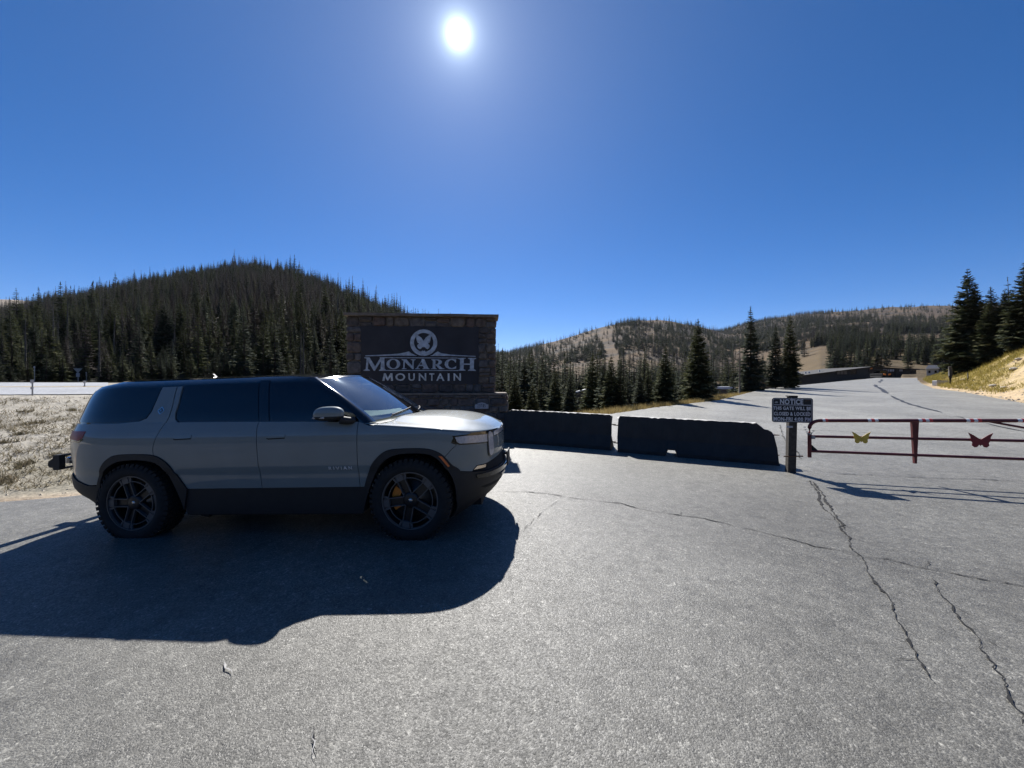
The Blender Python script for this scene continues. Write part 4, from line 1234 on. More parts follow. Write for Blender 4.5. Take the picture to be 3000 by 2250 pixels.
# wheels
def tyre_mesh():
    m = MB()
    R_, w = 0.400, 0.135
    prof = [(0.272, -0.100), (0.279, -0.118), (0.300, -0.134), (0.335, -0.137), (0.368, -0.128), (0.388, -0.112), (0.395, -0.085), (0.396, 0.0), (0.395, 0.085), (0.388, 0.112), (0.368, 0.128), (0.335, 0.137), (0.300, 0.134), (0.279, 0.118), (0.272, 0.100)]
    m.lathe_y(prof[::-1], n=72)
    nl = 46
    for k in range(nl):
        for row, (y0, y1) in enumerate(((-0.128, -0.075), (-0.062, -0.010), (0.010, 0.062), (0.075, 0.128))):
            t = 2 * math.pi * (k + 0.25 * row) / nl
            half = 0.36 * 2 * math.pi / nl
            ring = []
            for rr_, sh in ((0.385 if row in (0, 3) else 0.392, 1.0), (0.407, 0.86)):
                for tt in (t - half * sh, t + half * sh):
                    for y in (y0, y1):
                        yy = y * (1.0 if rr_ < 0.4 or row in (1, 2) else 0.93)
                        ring.append((rr_ * math.cos(tt), yy, rr_ * math.sin(tt)))
            m.add(ring, [(4, 5, 7, 6), (0, 4, 6, 2), (1, 3, 7, 5), (0, 1, 5, 4), (2, 6, 7, 3)])
    # sidewall ribs
    for k in range(46):
        t = 2 * math.pi * k / 46
        for sy in (-1, 1):
            ring = []
            for rr_ in (0.352, 0.384):
                for tt in (t - 0.035, t + 0.035):
                    yb = 0.134 if rr_ < 0.36 else 0.122
                    ring.append((rr_ * math.cos(tt), sy * (yb + 0.004), rr_ * math.sin(tt)))
            m.add(ring, [(0, 1, 3, 2)])
    return m
tyre_m = tyre_mesh()
def build_wheel(x, sgn, ang, front):
    w = bpy.data.objects.new('wheel', None); link(w, car)
    w.location = (x, sgn * 0.845, 0.408)
    w.scale = (1.05, 1.03, 1.05)
    w.rotation_euler = (0, 0, 0 if sgn < 0 else math.pi)
    t = MB(); t.v, t.f, t.sm = list(tyre_m.v), list(tyre_m.f), list(tyre_m.sm); t.build('tyre', M['rubber'], w)
    r = MB()
    r.lathe_y([(0.268, -0.118), (0.262, -0.112), (0.250, -0.095), (0.240, -0.05), (0.236, 0.09)], n=60)
    r.lathe_y([(0.236, 0.05), (0.0, 0.05)], n=48)
    r.build('rim', M['wheel_dark'], w)
    ring = MB(); ring.lathe_y([(0.266, -0.110), (0.266, -0.121), (0.257, -0.121), (0.257, -0.110)], n=72, smooth=False); ring.build('rim_edge', M['wheel_grey'], w)
    hub = MB(); hub.lathe_y([(0.078, -0.06), (0.072, -0.092), (0.055, -0.100), (0.0, -0.100)][::1], n=30); hub.build('hub', M['wheel_dark'], w)
    capm = MB(); capm.lathe_y([(0.020, -0.100), (0.018, -0.1035), (0.0, -0.1035)], n=5); capm.build('hub_badge', M['silver'], w)
    yb, yf = -0.075, -0.108
    for k in range(5):
        t0 = ang + 2 * math.pi * k / 5
        ca, sa = math.cos(t0), math.sin(t0)
        def pt(r_, l_, y): return (r_ * ca - l_ * sa, y, r_ * sa + l_ * ca)
        def slab(mb, r0, r1, l0, l1, y0, y1, w1=None):
            w1 = w1 or (l0, l1)
            p = [pt(r0, l0, y0), pt(r0, l1, y0), pt(r1, w1[1], y0), pt(r1, w1[0], y0), pt(r0, l0, y1), pt(r0, l1, y1), pt(r1, w1[1], y1), pt(r1, w1[0], y1)]
            mb.add(p, [(3, 2, 1, 0), (4, 5, 6, 7), (0, 1, 5, 4), (1, 2, 6, 5), (2, 3, 7, 6), (3, 0, 4, 7)])
        sp = MB(); slab(sp, 0.04, 0.258, -0.040, 0.040, -0.05, yb); s_o = sp.build('spoke', M['wheel_dark'], w)
        rl = MB()
        for sg in (-1, 1):
            slab(rl, 0.055, 0.258, sg * 0.034, sg * 0.041, yb, yf + 0.004)
        slab(rl, 0.200, 0.262, -0.031, 0.031, yb, yf)
        rl.build('machined_face', M['wheel_grey'], s_o)
        # frame of the opening between this spoke and the next
        fr = MB()
        d0, d1 = 0.235, 2 * math.pi / 5 - 0.235
        fr.lathe_y([(0.212, -0.090), (0.212, -0.104), (0.205, -0.104), (0.205, -0.090)], n=12, a0=t0 + d0, a1=t0 + d1, smooth=False)
        fr.lathe_y([(0.258, -0.100), (0.258, -0.112), (0.252, -0.112), (0.252, -0.100)], n=12, a0=t0 + d0 - .02, a1=t0 + d1 + .02, smooth=False)
        for dd in (d0, d1):
            c2, s2 = math.cos(t0 + dd), math.sin(t0 + dd)
            fr.add([(r_ * c2 - l_ * s2, y, r_ * s2 + l_ * c2) for y in (-0.09, -0.107) for r_, l_ in ((0.205, -0.007), (0.205, 0.007), (0.258, 0.010), (0.258, -0.010))], [(4, 5, 6, 7), (0, 1, 5, 4), (1, 2, 6, 5), (2, 3, 7, 6), (3, 0, 4, 7)])
        fr.build('opening_frame', M['wheel_grey'], s_o)
    for ch_ in w.children:
        if not ch_.name.startswith('tyre'): ch_.scale = (1.055, 1.0, 1.055)
    dm = MB(); dm.lathe_y([(0.178, 0.03), (0.178, -0.005), (0.09, -0.005), (0.085, -0.03), (0.0, -0.03)], n=40); dm.build('brake_disc', M['disc'], w)
    a_mid = math.pi - 0.05 if sgn < 0 else 0.05
    cm = MB()
    if front: cm.lathe_y([(0.205, 0.0), (0.205, -0.045), (0.125, -0.045), (0.125, 0.0)], n=14, a0=a_mid - 0.62, a1=a_mid + 0.62, smooth=False)
    else: cm.lathe_y([(0.175, 0.0), (0.175, -0.035), (0.115, -0.035), (0.115, 0.0)], n=10, a0=a_mid - 1.15, a1=a_mid - 0.55, smooth=False)
    cm.build('brake_caliper', M['caliper'], w)
for sgn in (-1, 1):
    build_wheel(-1.538, sgn, rad(36) if sgn < 0 else rad(80), False)
    build_wheel(1.550, sgn, rad(42) if sgn < 0 else rad(10), True)
# ------------------------------------------------------------------ stone entrance sign
W0, W1 = Vector((-4.44, 10.36, 0)), Vector((-0.474, 10.64, 0))
wex = (W1 - W0).normalized()
wrot = math.atan2(wex.y, wex.x)
sign = empty('entrance_sign', (W0.x, W0.y, -0.10), wrot)
tag(sign, 'tall stone entrance sign with dark panel reading MONARCH MOUNTAIN, behind the SUV', 'sign')
def on_wall(px, py, proud=0.0):
    """Local (x, z) on the sign's face seen along a photo ray."""
    d = Vector(((px - 1500) / FPX, 1.0, (1125 - py) / FPX))
    n = Vector((wex.y, -wex.x, 0))
    P0 = W0 + n * proud
    t = (P0.dot(n)) / d.dot(n)
    P = d * t + Vector((0, 0, EYE))
    return ((P - W0).dot(wex), P.z + 0.10)
WLEN = (W1 - W0).length
c3 = lambda x, y, p=0.0: on_wall(960 + x * .25316, 880 + y * .25316, p)
cL = lambda x, y, p=0.0: on_wall(1050 + x * .16727, 930 + y * .16727, p)
z_ledge = c3(1500, 1078)[1]
z_top = c3(900, 185)[1]
p_x0, p_x1 = c3(395, 600)[0], c3(1740, 600)[0]
p_z1, p_z0 = c3(1000, 308)[1], c3(1000, 962)[1]
BASE_X0, BASE_X1 = -0.28, c3(2045, 1200)[0] + 0.03
m = MB(); m.box((WLEN / 2, 0.30, (z_ledge + z_top) / 2), (WLEN - 0.06, 0.52, z_top - z_ledge)); m.build('core', M['mortar'], sign)
m = MB()
bxs = [(BASE_X0 - 0.15, -0.05), (BASE_X1 + 0.16, -0.05), (BASE_X1 - 0.02, z_ledge - 0.03), (BASE_X0 + 0.02, z_ledge - 0.03)]
v = []
for d0, d1 in ((-0.24, -0.36),):
    for (x, z) in bxs: v.append((x, -0.36 if z < 0.5 else -0.22, z))
    for (x, z) in bxs: v.append((x, 0.92 if z < 0.5 else 0.80, z))
m.add(v, [(0, 1, 2, 3), (7, 6, 5, 4), (1, 5, 6, 2), (4, 0, 3, 7), (3, 2, 6, 7), (0, 4, 5, 1)])
m.build('base_core', M['mortar'], sign)
def slabby(name, x0, x1, y0, y1, z0, z1, mat, seed, parent=sign):
    rnd = random.Random(seed)
    n = 22
    v, f = [], []
    for i in range(n + 1):
        x = x0 + (x1 - x0) * i / n
        jy, jz = rnd.uniform(-.012, .012), rnd.uniform(-.008, .008)
        v += [(x, y0 + jy, z0 + jz), (x, y0 + jy, z1 + jz * .5), (x, y1, z1), (x, y1, z0)]
    for i in range(n):
        for k in range(4):
            a, b = 4 * i + k, 4 * i + (k + 1) % 4
            f.append((b, a, a + 4, b + 4))
    f += [(0, 1, 2, 3), (4 * n + 3, 4 * n + 2, 4 * n + 1, 4 * n)]
    return obj(name, v, f, mat, parent)
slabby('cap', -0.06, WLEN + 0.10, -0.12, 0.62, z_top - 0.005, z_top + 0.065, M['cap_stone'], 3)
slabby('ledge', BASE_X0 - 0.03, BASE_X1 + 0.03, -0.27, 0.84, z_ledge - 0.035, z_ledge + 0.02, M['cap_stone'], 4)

def stone(x0, x1, z0, z1, rnd, yf, side=None):
    g = rnd.uniform(0.006, 0.012)
    x0, x1, z0, z1 = x0 + g, x1 - g, z0 + g, z1 - g
    if x1 - x0 < .04 or z1 - z0 < .04: return
    w, h = x1 - x0, z1 - z0
    c = min(w, h) * rnd.uniform(.12, .26)
    j = lambda s=.012: rnd.uniform(-s, s)
    ring = [(x0 + c + j(), z0 + j()), (x1 - c + j(), z0 + j()), (x1 + j(), z0 + c + j()), (x1 + j(), z1 - c + j()), (x1 - c + j(), z1 + j()), (x0 + c + j(), z1 + j()), (x0 + j(), z1 - c + j()), (x0 + j(), z0 + c + j())]
    mx, mz = (x0 + x1) / 2, (z0 + z1) / 2
    pr = rnd.uniform(.030, .075)
    v, f = [], []
    for k, (sc, y) in enumerate(((1.0, 0.02), (0.97, -pr * .6), (0.80, -pr))):
        for (x, z) in ring:
            v.append((mx + (x - mx) * sc + j(.006) * (k > 0), y + j(.010) * (k > 0), mz + (z - mz) * sc + j(.006) * (k > 0)))
    v.append((mx + j(.03), -pr - rnd.uniform(.0, .02), mz + j(.03)))
    for k in range(2):
        for i in range(8):
            l = (i + 1) % 8
            f.append((8 * k + i, 8 * k + l, 8 * k + 8 + l, 8 * k + 8 + i))
    for i in range(8): f.append((16 + i, 16 + (i + 1) % 8, 24))
    out = []
    for (x, y, z) in v:
        out.append(side(x, y, z) if side else (x, y + yf(z), z))
    return obj('stone', out, f, rnd.choice(STONES), sign)
def courses(x0f, x1f, z0, z1, hs, ws, seed, yf=lambda z: 0.035, side=None):
    rnd = random.Random(seed)
    z = z0
    while z < z1 - 0.02:
        h = rnd.uniform(*hs)
        if z1 - (z + h) < hs[0] * .6: h = z1 - z
        x, xe = x0f(z), x1f(z)
        while x < xe - 0.02:
            w = rnd.uniform(*ws)
            if xe - (x + w) < ws[0] * .6: w = xe - x
            if h > 0.24 and rnd.random() < .35 and w < .4:
                k = rnd.uniform(.35, .65)
                stone(x, x + w, z, z + h * k, rnd, yf, side); stone(x, x + w, z + h * k, z + h, rnd, yf, side)
            else:
                stone(x, x + w, z, z + h, rnd, yf, side)
            x += w
        z += h
K = lambda a: (lambda z: a)
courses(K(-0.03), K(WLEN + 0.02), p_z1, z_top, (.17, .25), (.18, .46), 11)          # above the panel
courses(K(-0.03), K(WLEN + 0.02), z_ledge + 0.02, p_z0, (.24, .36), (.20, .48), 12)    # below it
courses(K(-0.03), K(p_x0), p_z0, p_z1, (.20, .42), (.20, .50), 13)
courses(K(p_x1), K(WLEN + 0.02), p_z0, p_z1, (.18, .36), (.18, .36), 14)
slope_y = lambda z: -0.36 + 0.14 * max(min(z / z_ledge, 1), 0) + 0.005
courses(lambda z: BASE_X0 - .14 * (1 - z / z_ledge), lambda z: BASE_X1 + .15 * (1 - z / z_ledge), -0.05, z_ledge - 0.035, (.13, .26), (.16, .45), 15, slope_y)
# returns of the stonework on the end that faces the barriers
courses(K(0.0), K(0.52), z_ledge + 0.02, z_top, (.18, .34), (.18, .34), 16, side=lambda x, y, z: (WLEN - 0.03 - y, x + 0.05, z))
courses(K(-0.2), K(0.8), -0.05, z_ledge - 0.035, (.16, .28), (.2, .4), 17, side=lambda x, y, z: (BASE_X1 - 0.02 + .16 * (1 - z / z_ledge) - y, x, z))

# dark panel with ragged edge against the stones
rnd = random.Random(9)
px = []
def edge_run(xa_, za_, xb_, zb_, n, amp):
    for i in range(n):
        t = i / n
        px.append((xa_ + (xb_ - xa_) * t + rnd.uniform(-amp, amp), za_ + (zb_ - za_) * t + rnd.uniform(-amp, amp)))
edge_run(p_x0 - .02, p_z0 - .02, p_x1 + .02, p_z0 - .02, 26, .015)
edge_run(p_x1 + .02, p_z0 - .02, p_x1 + .02, p_z1 + .02, 14, .012)
edge_run(p_x1 + .02, p_z1 + .02, p_x0 - .02, p_z1 + .02, 26, .010)
edge_run(p_x0 - .02, p_z1 + .02, p_x0 - .02, p_z0 - .02, 14, .012)
m = MB(); m.prism(px, 0.05, Matrix.Translation((0, -0.008, 0))); panel = m.build('panel', M['slate'], sign)

PY = -0.011      # face of the panel
def raised(name, outline_px, mat, holes=(), conv=cL, parent=panel, h=0.022, yb=PY):
    loops = [[conv(*p) for p in outline_px]] + [[conv(*p) for p in hh] for hh in holes]
    flat = [p for l in loops for p in l]
    tris = geometry.tessellate_polygon([[Vector((p[0], p[1], 0)) for p in l] for l in loops])
    n = len(flat)
    v = [(p[0], yb - h, p[1]) for p in flat] + [(p[0], yb + 0.002, p[1]) for p in flat]
    f = []
    for a, b, c in tris:
        A_, B_, C_ = flat[a], flat[b], flat[c]
        cr = (B_[0] - A_[0]) * (C_[1] - A_[1]) - (B_[1] - A_[1]) * (C_[0] - A_[0])
        f.append((a, b, c) if cr > 0 else (a, c, b))
    k = 0
    for l in loops:
        for i in range(len(l)):
            a, b = k + i, k + (i + 1) % len(l)
            f.append((a, b, b + n, a + n))
        k += len(l)
    o = obj(name, v, f, mat, parent)
    bm = bmesh.new(); bm.from_mesh(o.data); bmesh.ops.recalc_face_normals(bm, faces=bm.faces); bm.to_mesh(o.data); bm.free()
    return o
def ell(cx, cy, rx, ry, n=40): return [(cx + rx * math.cos(2 * math.pi * i / n), cy + ry * math.sin(2 * math.pi * i / n)) for i in range(n)]
LG = M['letter_grey']
raised('letter', [(108, 700), (200, 700), (297, 862), (386, 712), (374, 700), (470, 700), (470, 712), (460, 722), (462, 895), (485, 920), (485, 934), (365, 934), (365, 924), (394, 905), (398, 768), (292, 936), (272, 932), (180, 775), (168, 905), (205, 922), (205, 934), (97, 934), (97, 924), (135, 905), (150, 725), (108, 710)], LG)
raised('letter', ell(616, 816, 120, 90), LG, [ell(614, 816, 66, 75)])
raised('letter', [(762, 735), (845, 735), (945, 850), (950, 752), (918, 743), (918, 735), (1005, 735), (1005, 743), (976, 755), (970, 905), (945, 905), (815, 778), (812, 888), (846, 897), (846, 905), (762, 905), (762, 897), (790, 886), (795, 757), (762, 743)], LG)
raised('letter', [(1112, 728), (1155, 728), (1224, 884), (1246, 897), (1246, 905), (1126, 905), (1126, 897), (1150, 888), (1134, 852), (1060, 852), (1048, 888), (1080, 897), (1080, 905), (1000, 905), (1000, 897), (1022, 886), (1108, 758)], LG, [[(1072, 828), (1124, 828), (1106, 778)]])
raised('letter', [(1278, 735), (1400, 735), (1440, 745), (1465, 770), (1462, 800), (1436, 820), (1408, 832), (1470, 884), (1508, 897), (1508, 905), (1420, 905), (1356, 838), (1350, 838), (1350, 888), (1376, 897), (1376, 905), (1272, 905), (1272, 897), (1302, 888), (1306, 757), (1278, 743)], LG, [[(1350, 750), (1384, 750), (1408, 770), (1404, 800), (1376, 818), (1350, 820)]])
raised('letter', [(1713, 735), (1710, 790), (1696, 790), (1680, 762), (1640, 744), (1602, 752), (1576, 785), (1572, 840), (1596, 876), (1640, 888), (1690, 868), (1712, 850), (1714, 893), (1650, 907), (1590, 904), (1535, 875), (1512, 830), (1518, 785), (1550, 747), (1610, 728), (1670, 731), (1696, 738)], LG)
raised('letter', [(1738, 710), (1882, 710), (1882, 718), (1848, 732), (1845, 808), (1955, 810), (1955, 737), (1922, 722), (1922, 710), (2062, 712), (2062, 722), (2026, 738), (2022, 905), (2060, 925), (2060, 936), (1920, 936), (1920, 925), (1952, 905), (1955, 830), (1845, 828), (1842, 902), (1875, 922), (1875, 934), (1752, 932), (1752, 922), (1778, 905), (1780, 737), (1738, 720)], LG)
raised('rule', [(474, 699), (1734, 706), (1734, 717), (474, 712)], LG)
raised('rule', [(490, 921), (1748, 924), (1748, 937), (490, 935)], LG)
raised('swash', [(128, 666), (500, 650), (720, 633), (820, 615), (888, 595), (930, 628), (985, 656), (1030, 672), (700, 668), (128, 681)], LG)
raised('swash', [(1250, 674), (1300, 660), (1350, 620), (1392, 597), (1450, 626), (1600, 650), (1800, 664), (2052, 676), (2052, 688), (1600, 674)], LG)
raised('emblem_ring', ell(1146, 443, 237, 231, 56), LG, [[(1146 + 170 * math.cos(t), 439 + 167 * math.sin(t)) for t in np.linspace(math.pi / 2 + .28, 2.5 * math.pi - .28, 46)] + [(1180, 604), (1157, 578), (1141, 592), (1124, 580), (1098, 603)]])
lw = [(1143, 412), (1100, 352), (1045, 312), (1012, 320), (1020, 372), (1024, 405), (1040, 444), (1068, 458), (1036, 486), (1034, 512), (1052, 542), (1080, 556), (1106, 540), (1122, 518), (1134, 528), (1143, 516)]
raised('emblem_butterfly', lw + [(2286 - x, y) for x, y in lw[::-1][1:-1]], LG)
def wall_letter(ch, x0, x1, y0, y1, mat, bold, yb=PY, ext=0.02, parent=panel, conv=cL):
    a, b = conv(x0, y1), conv(x1, y0)
    letter_box(ch, a[0], b[0], a[1], b[1], lambda x, z, d: (x, yb + 0.001 - d, z), mat, parent, bold=bold, ext=ext)
raised('letter', [(425, 1110), (452, 978), (482, 978), (518, 1062), (566, 978), (598, 978), (610, 1110), (576, 1110), (568, 1035), (524, 1106), (508, 1106), (474, 1038), (462, 1110)], M['letter_white'], h=0.02)
for ch, x0, x1 in (('O', 652, 822), ('U', 880, 990), ('N', 1060, 1190), ('T', 1245, 1332), ('A', 1365, 1508), ('I', 1565, 1597), ('N', 1668, 1797)):
    wall_letter(ch, x0, x1, 978, 1110, M['letter_white'], 0.02)
# house-number plaque on the base
yb = -0.355
c3b = lambda x, y: c3(x, y, 0.36)
pq = raised('number_plaque', [(1703, 1253), (1703, 1205), (1722, 1203), (1745, 1188), (1782, 1180), (1820, 1188), (1842, 1203), (1860, 1205), (1860, 1253)], M['plaque'], conv=c3b, parent=sign, h=0.02, yb=yb)
for i, ch in enumerate('23715'):
    x = 1732 + i * 20.0
    if ch == '1': x += 4
    wall_letter(ch, x, x + (15 if ch != '1' else 9), 1200, 1238, M['ink'], 0.0, yb=yb - 0.0205, ext=0.002, parent=pq, conv=c3b)

# ------------------------------------------------------------------ jersey barriers
def barrier(p0, p1, label, seed, chips, slot=None):
    rnd = random.Random(seed)
    d = Vector((p1[0] - p0[0], p1[1] - p0[1])); L = d.length
    o = empty('jersey_barrier', (p0[0], p0[1], 0), math.atan2(d.y, d.x))
    tag(o, label, 'barrier', 'concrete barriers across the closed entrance')
    z0 = min(float(zlot(*p0)), float(zlot(*p1)))
    za, zb = float(zlot(*p0)), float(zlot(*p1))
    prof = [(-0.30, 0.0), (-0.30, 0.075), (-0.165, 0.33), (-0.085, 0.80), (-0.07, 0.815), (0.07, 0.815), (0.085, 0.80), (0.165, 0.33), (0.30, 0.075), (0.30, 0.0)]
    n = 46
    v, f = [], []
    for i in range(n + 1):
        t = i / n; x = L * t
        zg = za + (zb - za) * t
        e = min(i, n - i)
        for (y, z) in prof:
            jx = 0
            if e == 0: jx = rnd.uniform(-.035, .035)
            jy = rnd.uniform(-.008, .008); jz = rnd.uniform(-.004, .006)
            zz = z
            if z > 0.6: 
                c = max(0, chips[0] - x * chips[1], chips[2] - (L - x) * chips[3]) if z > .7 else 0
                zz = z - max(c, 0) * rnd.uniform(.8, 1.2)
                if rnd.random() < .12: jz -= rnd.uniform(.004, .016)
            if e <= 1 and .2 < z < .6: jx += (1 if i < n / 2 else -1) * rnd.uniform(-.01, .05)
            if slot and slot[0] < t < slot[1] and z < .2: zz, jz = 0.135 + (0.02 if z > .05 else 0), 0.0
            elif z <= .02: jz = -0.02
            v.append((x + jx, y + jy, zg + zz + jz))
    k = len(prof)
    for i in range(n):
        for j in range(k):
            a, b = i * k + j, i * k + (j + 1) % k
            f.append((a, b, b + k, a + k))
    f += [tuple(range(k - 1, -1, -1)), tuple(n * k + j for j in range(k))]
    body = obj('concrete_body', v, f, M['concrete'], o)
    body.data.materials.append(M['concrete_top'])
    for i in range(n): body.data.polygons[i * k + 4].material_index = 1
    bm = bmesh.new(); bm.from_mesh(body.data); bmesh.ops.recalc_face_normals(bm, faces=bm.faces); bm.to_mesh(body.data); bm.free()
    for x, s in ((-0.0, -1), (L, 1)):
        for z in (0.58, 0.16):
            mb = MB()
            zz = (za if s < 0 else zb) + z
            mb.tube([(x - s * .03, -0.05, zz), (x + s * 0.075, -0.03, zz + .003), (x + s * .085, 0.0, zz), (x + s * 0.075, 0.03, zz), (x - s * .03, 0.05, zz)], 0.008, 6)
            mb.build('connector_loop', M['rebar'], o)
    return o
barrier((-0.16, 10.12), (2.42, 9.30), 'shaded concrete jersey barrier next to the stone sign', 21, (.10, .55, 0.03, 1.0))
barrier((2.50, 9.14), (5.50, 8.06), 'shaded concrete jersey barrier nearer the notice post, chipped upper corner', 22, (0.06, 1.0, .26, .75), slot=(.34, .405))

# ------------------------------------------------------------------ notice board on its post
def flat_sign_map(P0, ex):
    n = Vector((ex.y, -ex.x, 0)).normalized()
    def conv(px, py, proud=0.0):
        d = Vector(((px - 1500) / FPX, 1.0, (1125 - py) / FPX))
        Q0 = P0 + n * proud
        t = Q0.dot(n) / d.dot(n)
        P = d * t + Vector((0, 0, EYE))
        return ((P - P0).dot(ex), P.z)
    return conv
NB = Vector((5.22, 7.26, 0)); nzg = float(zlot(NB.x, NB.y))
nex = Vector((0.76, -0.22, 0)).normalized()
notice = empty('notice_sign', (NB.x, NB.y, 0), math.atan2(nex.y, nex.x))
tag(notice, 'black NOTICE board with white lettering on a dark square post by the gate', 'sign')
cn0 = flat_sign_map(NB, nex)
cn = lambda x, y, p=0.0: cn0(2240 + x * .08439, 1150 + y * .08439, p)
NP = 0.085
cx_ = cn(930, 1200, 0.0)[0]
m = MB(); m.box((cx_, 0.0, (nzg - 0.05 + cn(900, 135)[1]) / 2), (0.130, 0.13, cn(900, 135)[1] - nzg + 0.05), Matrix.Rotation(0.02, 3, 'Y'), 0.008); m.build('post', M['wood_post'], notice)
m = MB(); m.box((cx_ + .005, 0.0, cn(900, 135)[1] + .006), (0.15, 0.15, 0.02)); m.build('post_cap', M['under'], notice)
m = MB(); z_ = nzg + 0.29; m.tube([(cx_ - 0.15, -0.075, z_ + .01), (cx_ + 0.16, -0.075, z_ + 0.03)], 0.012, 6); m.build('bracket', M['rebar'], notice)
corner = []
x0, z1 = cn(255, 180, NP); x1, z0 = cn(1682, 1060, NP)
def rrect(x0, x1, z0, z1, r, n=6, shear=0.0):
    out = []
    for cx, cz, a0 in ((x1 - r, z0 + r, -90), (x1 - r, z1 - r, 0), (x0 + r, z1 - r, 90), (x0 + r, z0 + r, 180)):
        for i in range(n + 1):
            a = rad(a0 + 90 * i / n); out.append((cx + r * math.cos(a), cz + r * math.sin(a)))
    return out
m = MB(); m.prism(rrect(x0, x1, z0, z1, 0.045), 0.006, Matrix.Translation((0, -NP, 0))); board = m.build('board', M['sign_black'], notice)
def loop_band(outer, inner_, y, mat, name, parent):
    n = len(outer)
    v = [(p[0], y, p[1]) for p in outer] + [(p[0], y, p[1]) for p in inner_]
    f = [(i, (i + 1) % n, n + (i + 1) % n, n + i) for i in range(n)]
    return obj(name, v, f, mat, parent)
loop_band(rrect(x0 + .014, x1 - .014, z0 + .014, z1 - .014, 0.038), rrect(x0 + .021, x1 - .021, z0 + .021, z1 - .021, 0.031), -NP - 0.002, M['sign_white'], 'border', board)
def board_line(text, xs, xe, yt, yb_, bold):
    a, b = cn(xs, yb_, NP), cn(xe, yt, NP)
    # natural widths
    wd = []
    for ch in text:
        if ch == ' ': wd.append(0.30); continue
        v, f = glyph(ch, bold); wd.append(float(v[:, 0].max() - v[:, 0].min()) + 0.085)
    tot = sum(wd); x = a[0]; k = (b[0] - a[0]) / tot
    capv = glyph('H', bold)[0]; c0, c1 = capv[:, 1].min(), capv[:, 1].max()
    for ch, w in zip(text, wd):
        if ch != ' ':
            v, f = glyph(ch, bold)
            q0, q1 = v[:, 1].min(), v[:, 1].max()
            zs = (b[1] - a[1]) / (c1 - c0)
            letter_box(ch, x, x + (w - 0.085) * k, a[1] + (q0 - c0) * zs, a[1] + (q1 - c0) * zs, lambda xx, zz, d: (xx, -NP - 0.0015 - d, zz), M['sign_white'], board, bold=bold, ext=0.002)
        x += w * k
board_line('NOTICE', 535, 1360, 240, 405, 0.03)
board_line('THIS GATE WILL BE', 305, 1620, 498, 596, 0.03)
board_line('CLOSED & LOCKED', 325, 1600, 690, 790, 0.03)
board_line('MON-FRI 4:00 PM', 315, 1615, 872, 975, 0.03)
a, b = cn(335, 440, NP), cn(1610, 425, NP)
m = MB(); m.box(((a[0] + b[0]) / 2, -NP - 0.003, (a[1] + b[1]) / 2), (b[0] - a[0], 0.003, 0.010)); m.build('rule', M['sign_white'], board)
# little faded emblems in the upper corners and the fixing bolts
a = cn(405, 335, NP); m = MB(); m.prism([(a[0] - .030, a[1] - .014), (a[0] + .02, a[1] - .014), (a[0] + .032, a[1]), (a[0] + .012, a[1] + .016), (a[0] - .01, a[1] + .014)], 0.002, Matrix.Translation((0, -NP - 0.003, 0))); m.build('emblem', M['galv'], board)
a = cn(1500, 290, NP); m = MB(); m.prism([(a[0] - .05, a[1] - .012), (a[0] - .02, a[1] - .004), (a[0] + .05, a[1] + .008), (a[0] + .045, a[1] + .016), (a[0] - .03, a[1] + .006)], 0.002, Matrix.Translation((0, -NP - 0.003, 0))); m.build('emblem', M['rebar'], board)
for bx, by in ((425, 612), (1500, 640), (930, 200), (960, 425), (930, 955)):
    a = cn(bx, by, NP); m = MB(); m.lathe_y([(0.011, -0.004), (0.009, -0.010), (0.0, -0.010)], (a[0], -NP, a[1]), 8); m.build('bolt', M['galv'], board)
m = MB(); a = cn(885, 1190, 0.07); m.box((a[0] - 0.005, -0.069, a[1]), (0.10, 0.004, 0.035)); m.build('paper_strip', M['plaque'], notice)

# ------------------------------------------------------------------ red swing gate
GP = Vector((5.42, 7.00, 0)); gex = Vector((8.52 - 5.42, 6.40 - 7.00, 0)).normalized()
gate = empty('swing_gate', (GP.x, GP.y, 0), math.atan2(gex.y, gex.x))
tag(gate, 'dark red tubular swing gate with butterfly cut-outs, closed across the road', 'gate')
cg0 = flat_sign_map(GP, gex)
cg = lambda x, y, p=0.0: cg0(2200 + x * .36166, 1100 + y * .36166, p)
LEN = 6.0
def rail_z(xl, zl_, xr, zr): return lambda x: zl_ + (zr - zl_) * (x - xl) / (xr - xl)
def rail(name, pa, pb, r, x_start=None):
    (xa_, za_), (xb_, zb_) = cg(*pa), cg(*pb)
    zf = rail_z(xa_, za_, xb_, zb_)
    xs = xa_ if x_start is None else x_start
    mb = MB(); mb.tube([(xs, 0, zf(xs)), (LEN, 0, zf(LEN))], r, 12); 
    mb.build(name, M['gate_red'], gate); return zf
xL = cg(475, 500)[0]
mid = rail('rail', (480, 493), (2212, 530), 0.024, xL)
low = rail('rail', (480, 613), (2212, 678), 0.024, xL)
(xt0, zt0), (xt1, zt1) = cg(560, 365), cg(2212, 366)
top = rail_z(xt0, zt0, xt1, zt1)
zb_ = cg(480, 663)[1]
pts = [(xL, 0, zb_), (xL, 0, cg(475, 470)[1])]
for k in range(7):
    t = k / 6 * math.pi / 2
    r_ = 0.17
    pts.append((xL + r_ - r_ * math.cos(t), 0, top(xL) - r_ * 0.75 + r_ * .75 * math.sin(t)))
pts.append((LEN, 0, top(LEN)))
m = MB(); m.tube(pts, 0.030, 12); m.build('frame_tube', M['gate_red'], gate)
xm = cg(1325, 500)[0]
m = MB()
ztop_, zbot = top(xm) - 0.02, cg(1335, 712)[1]
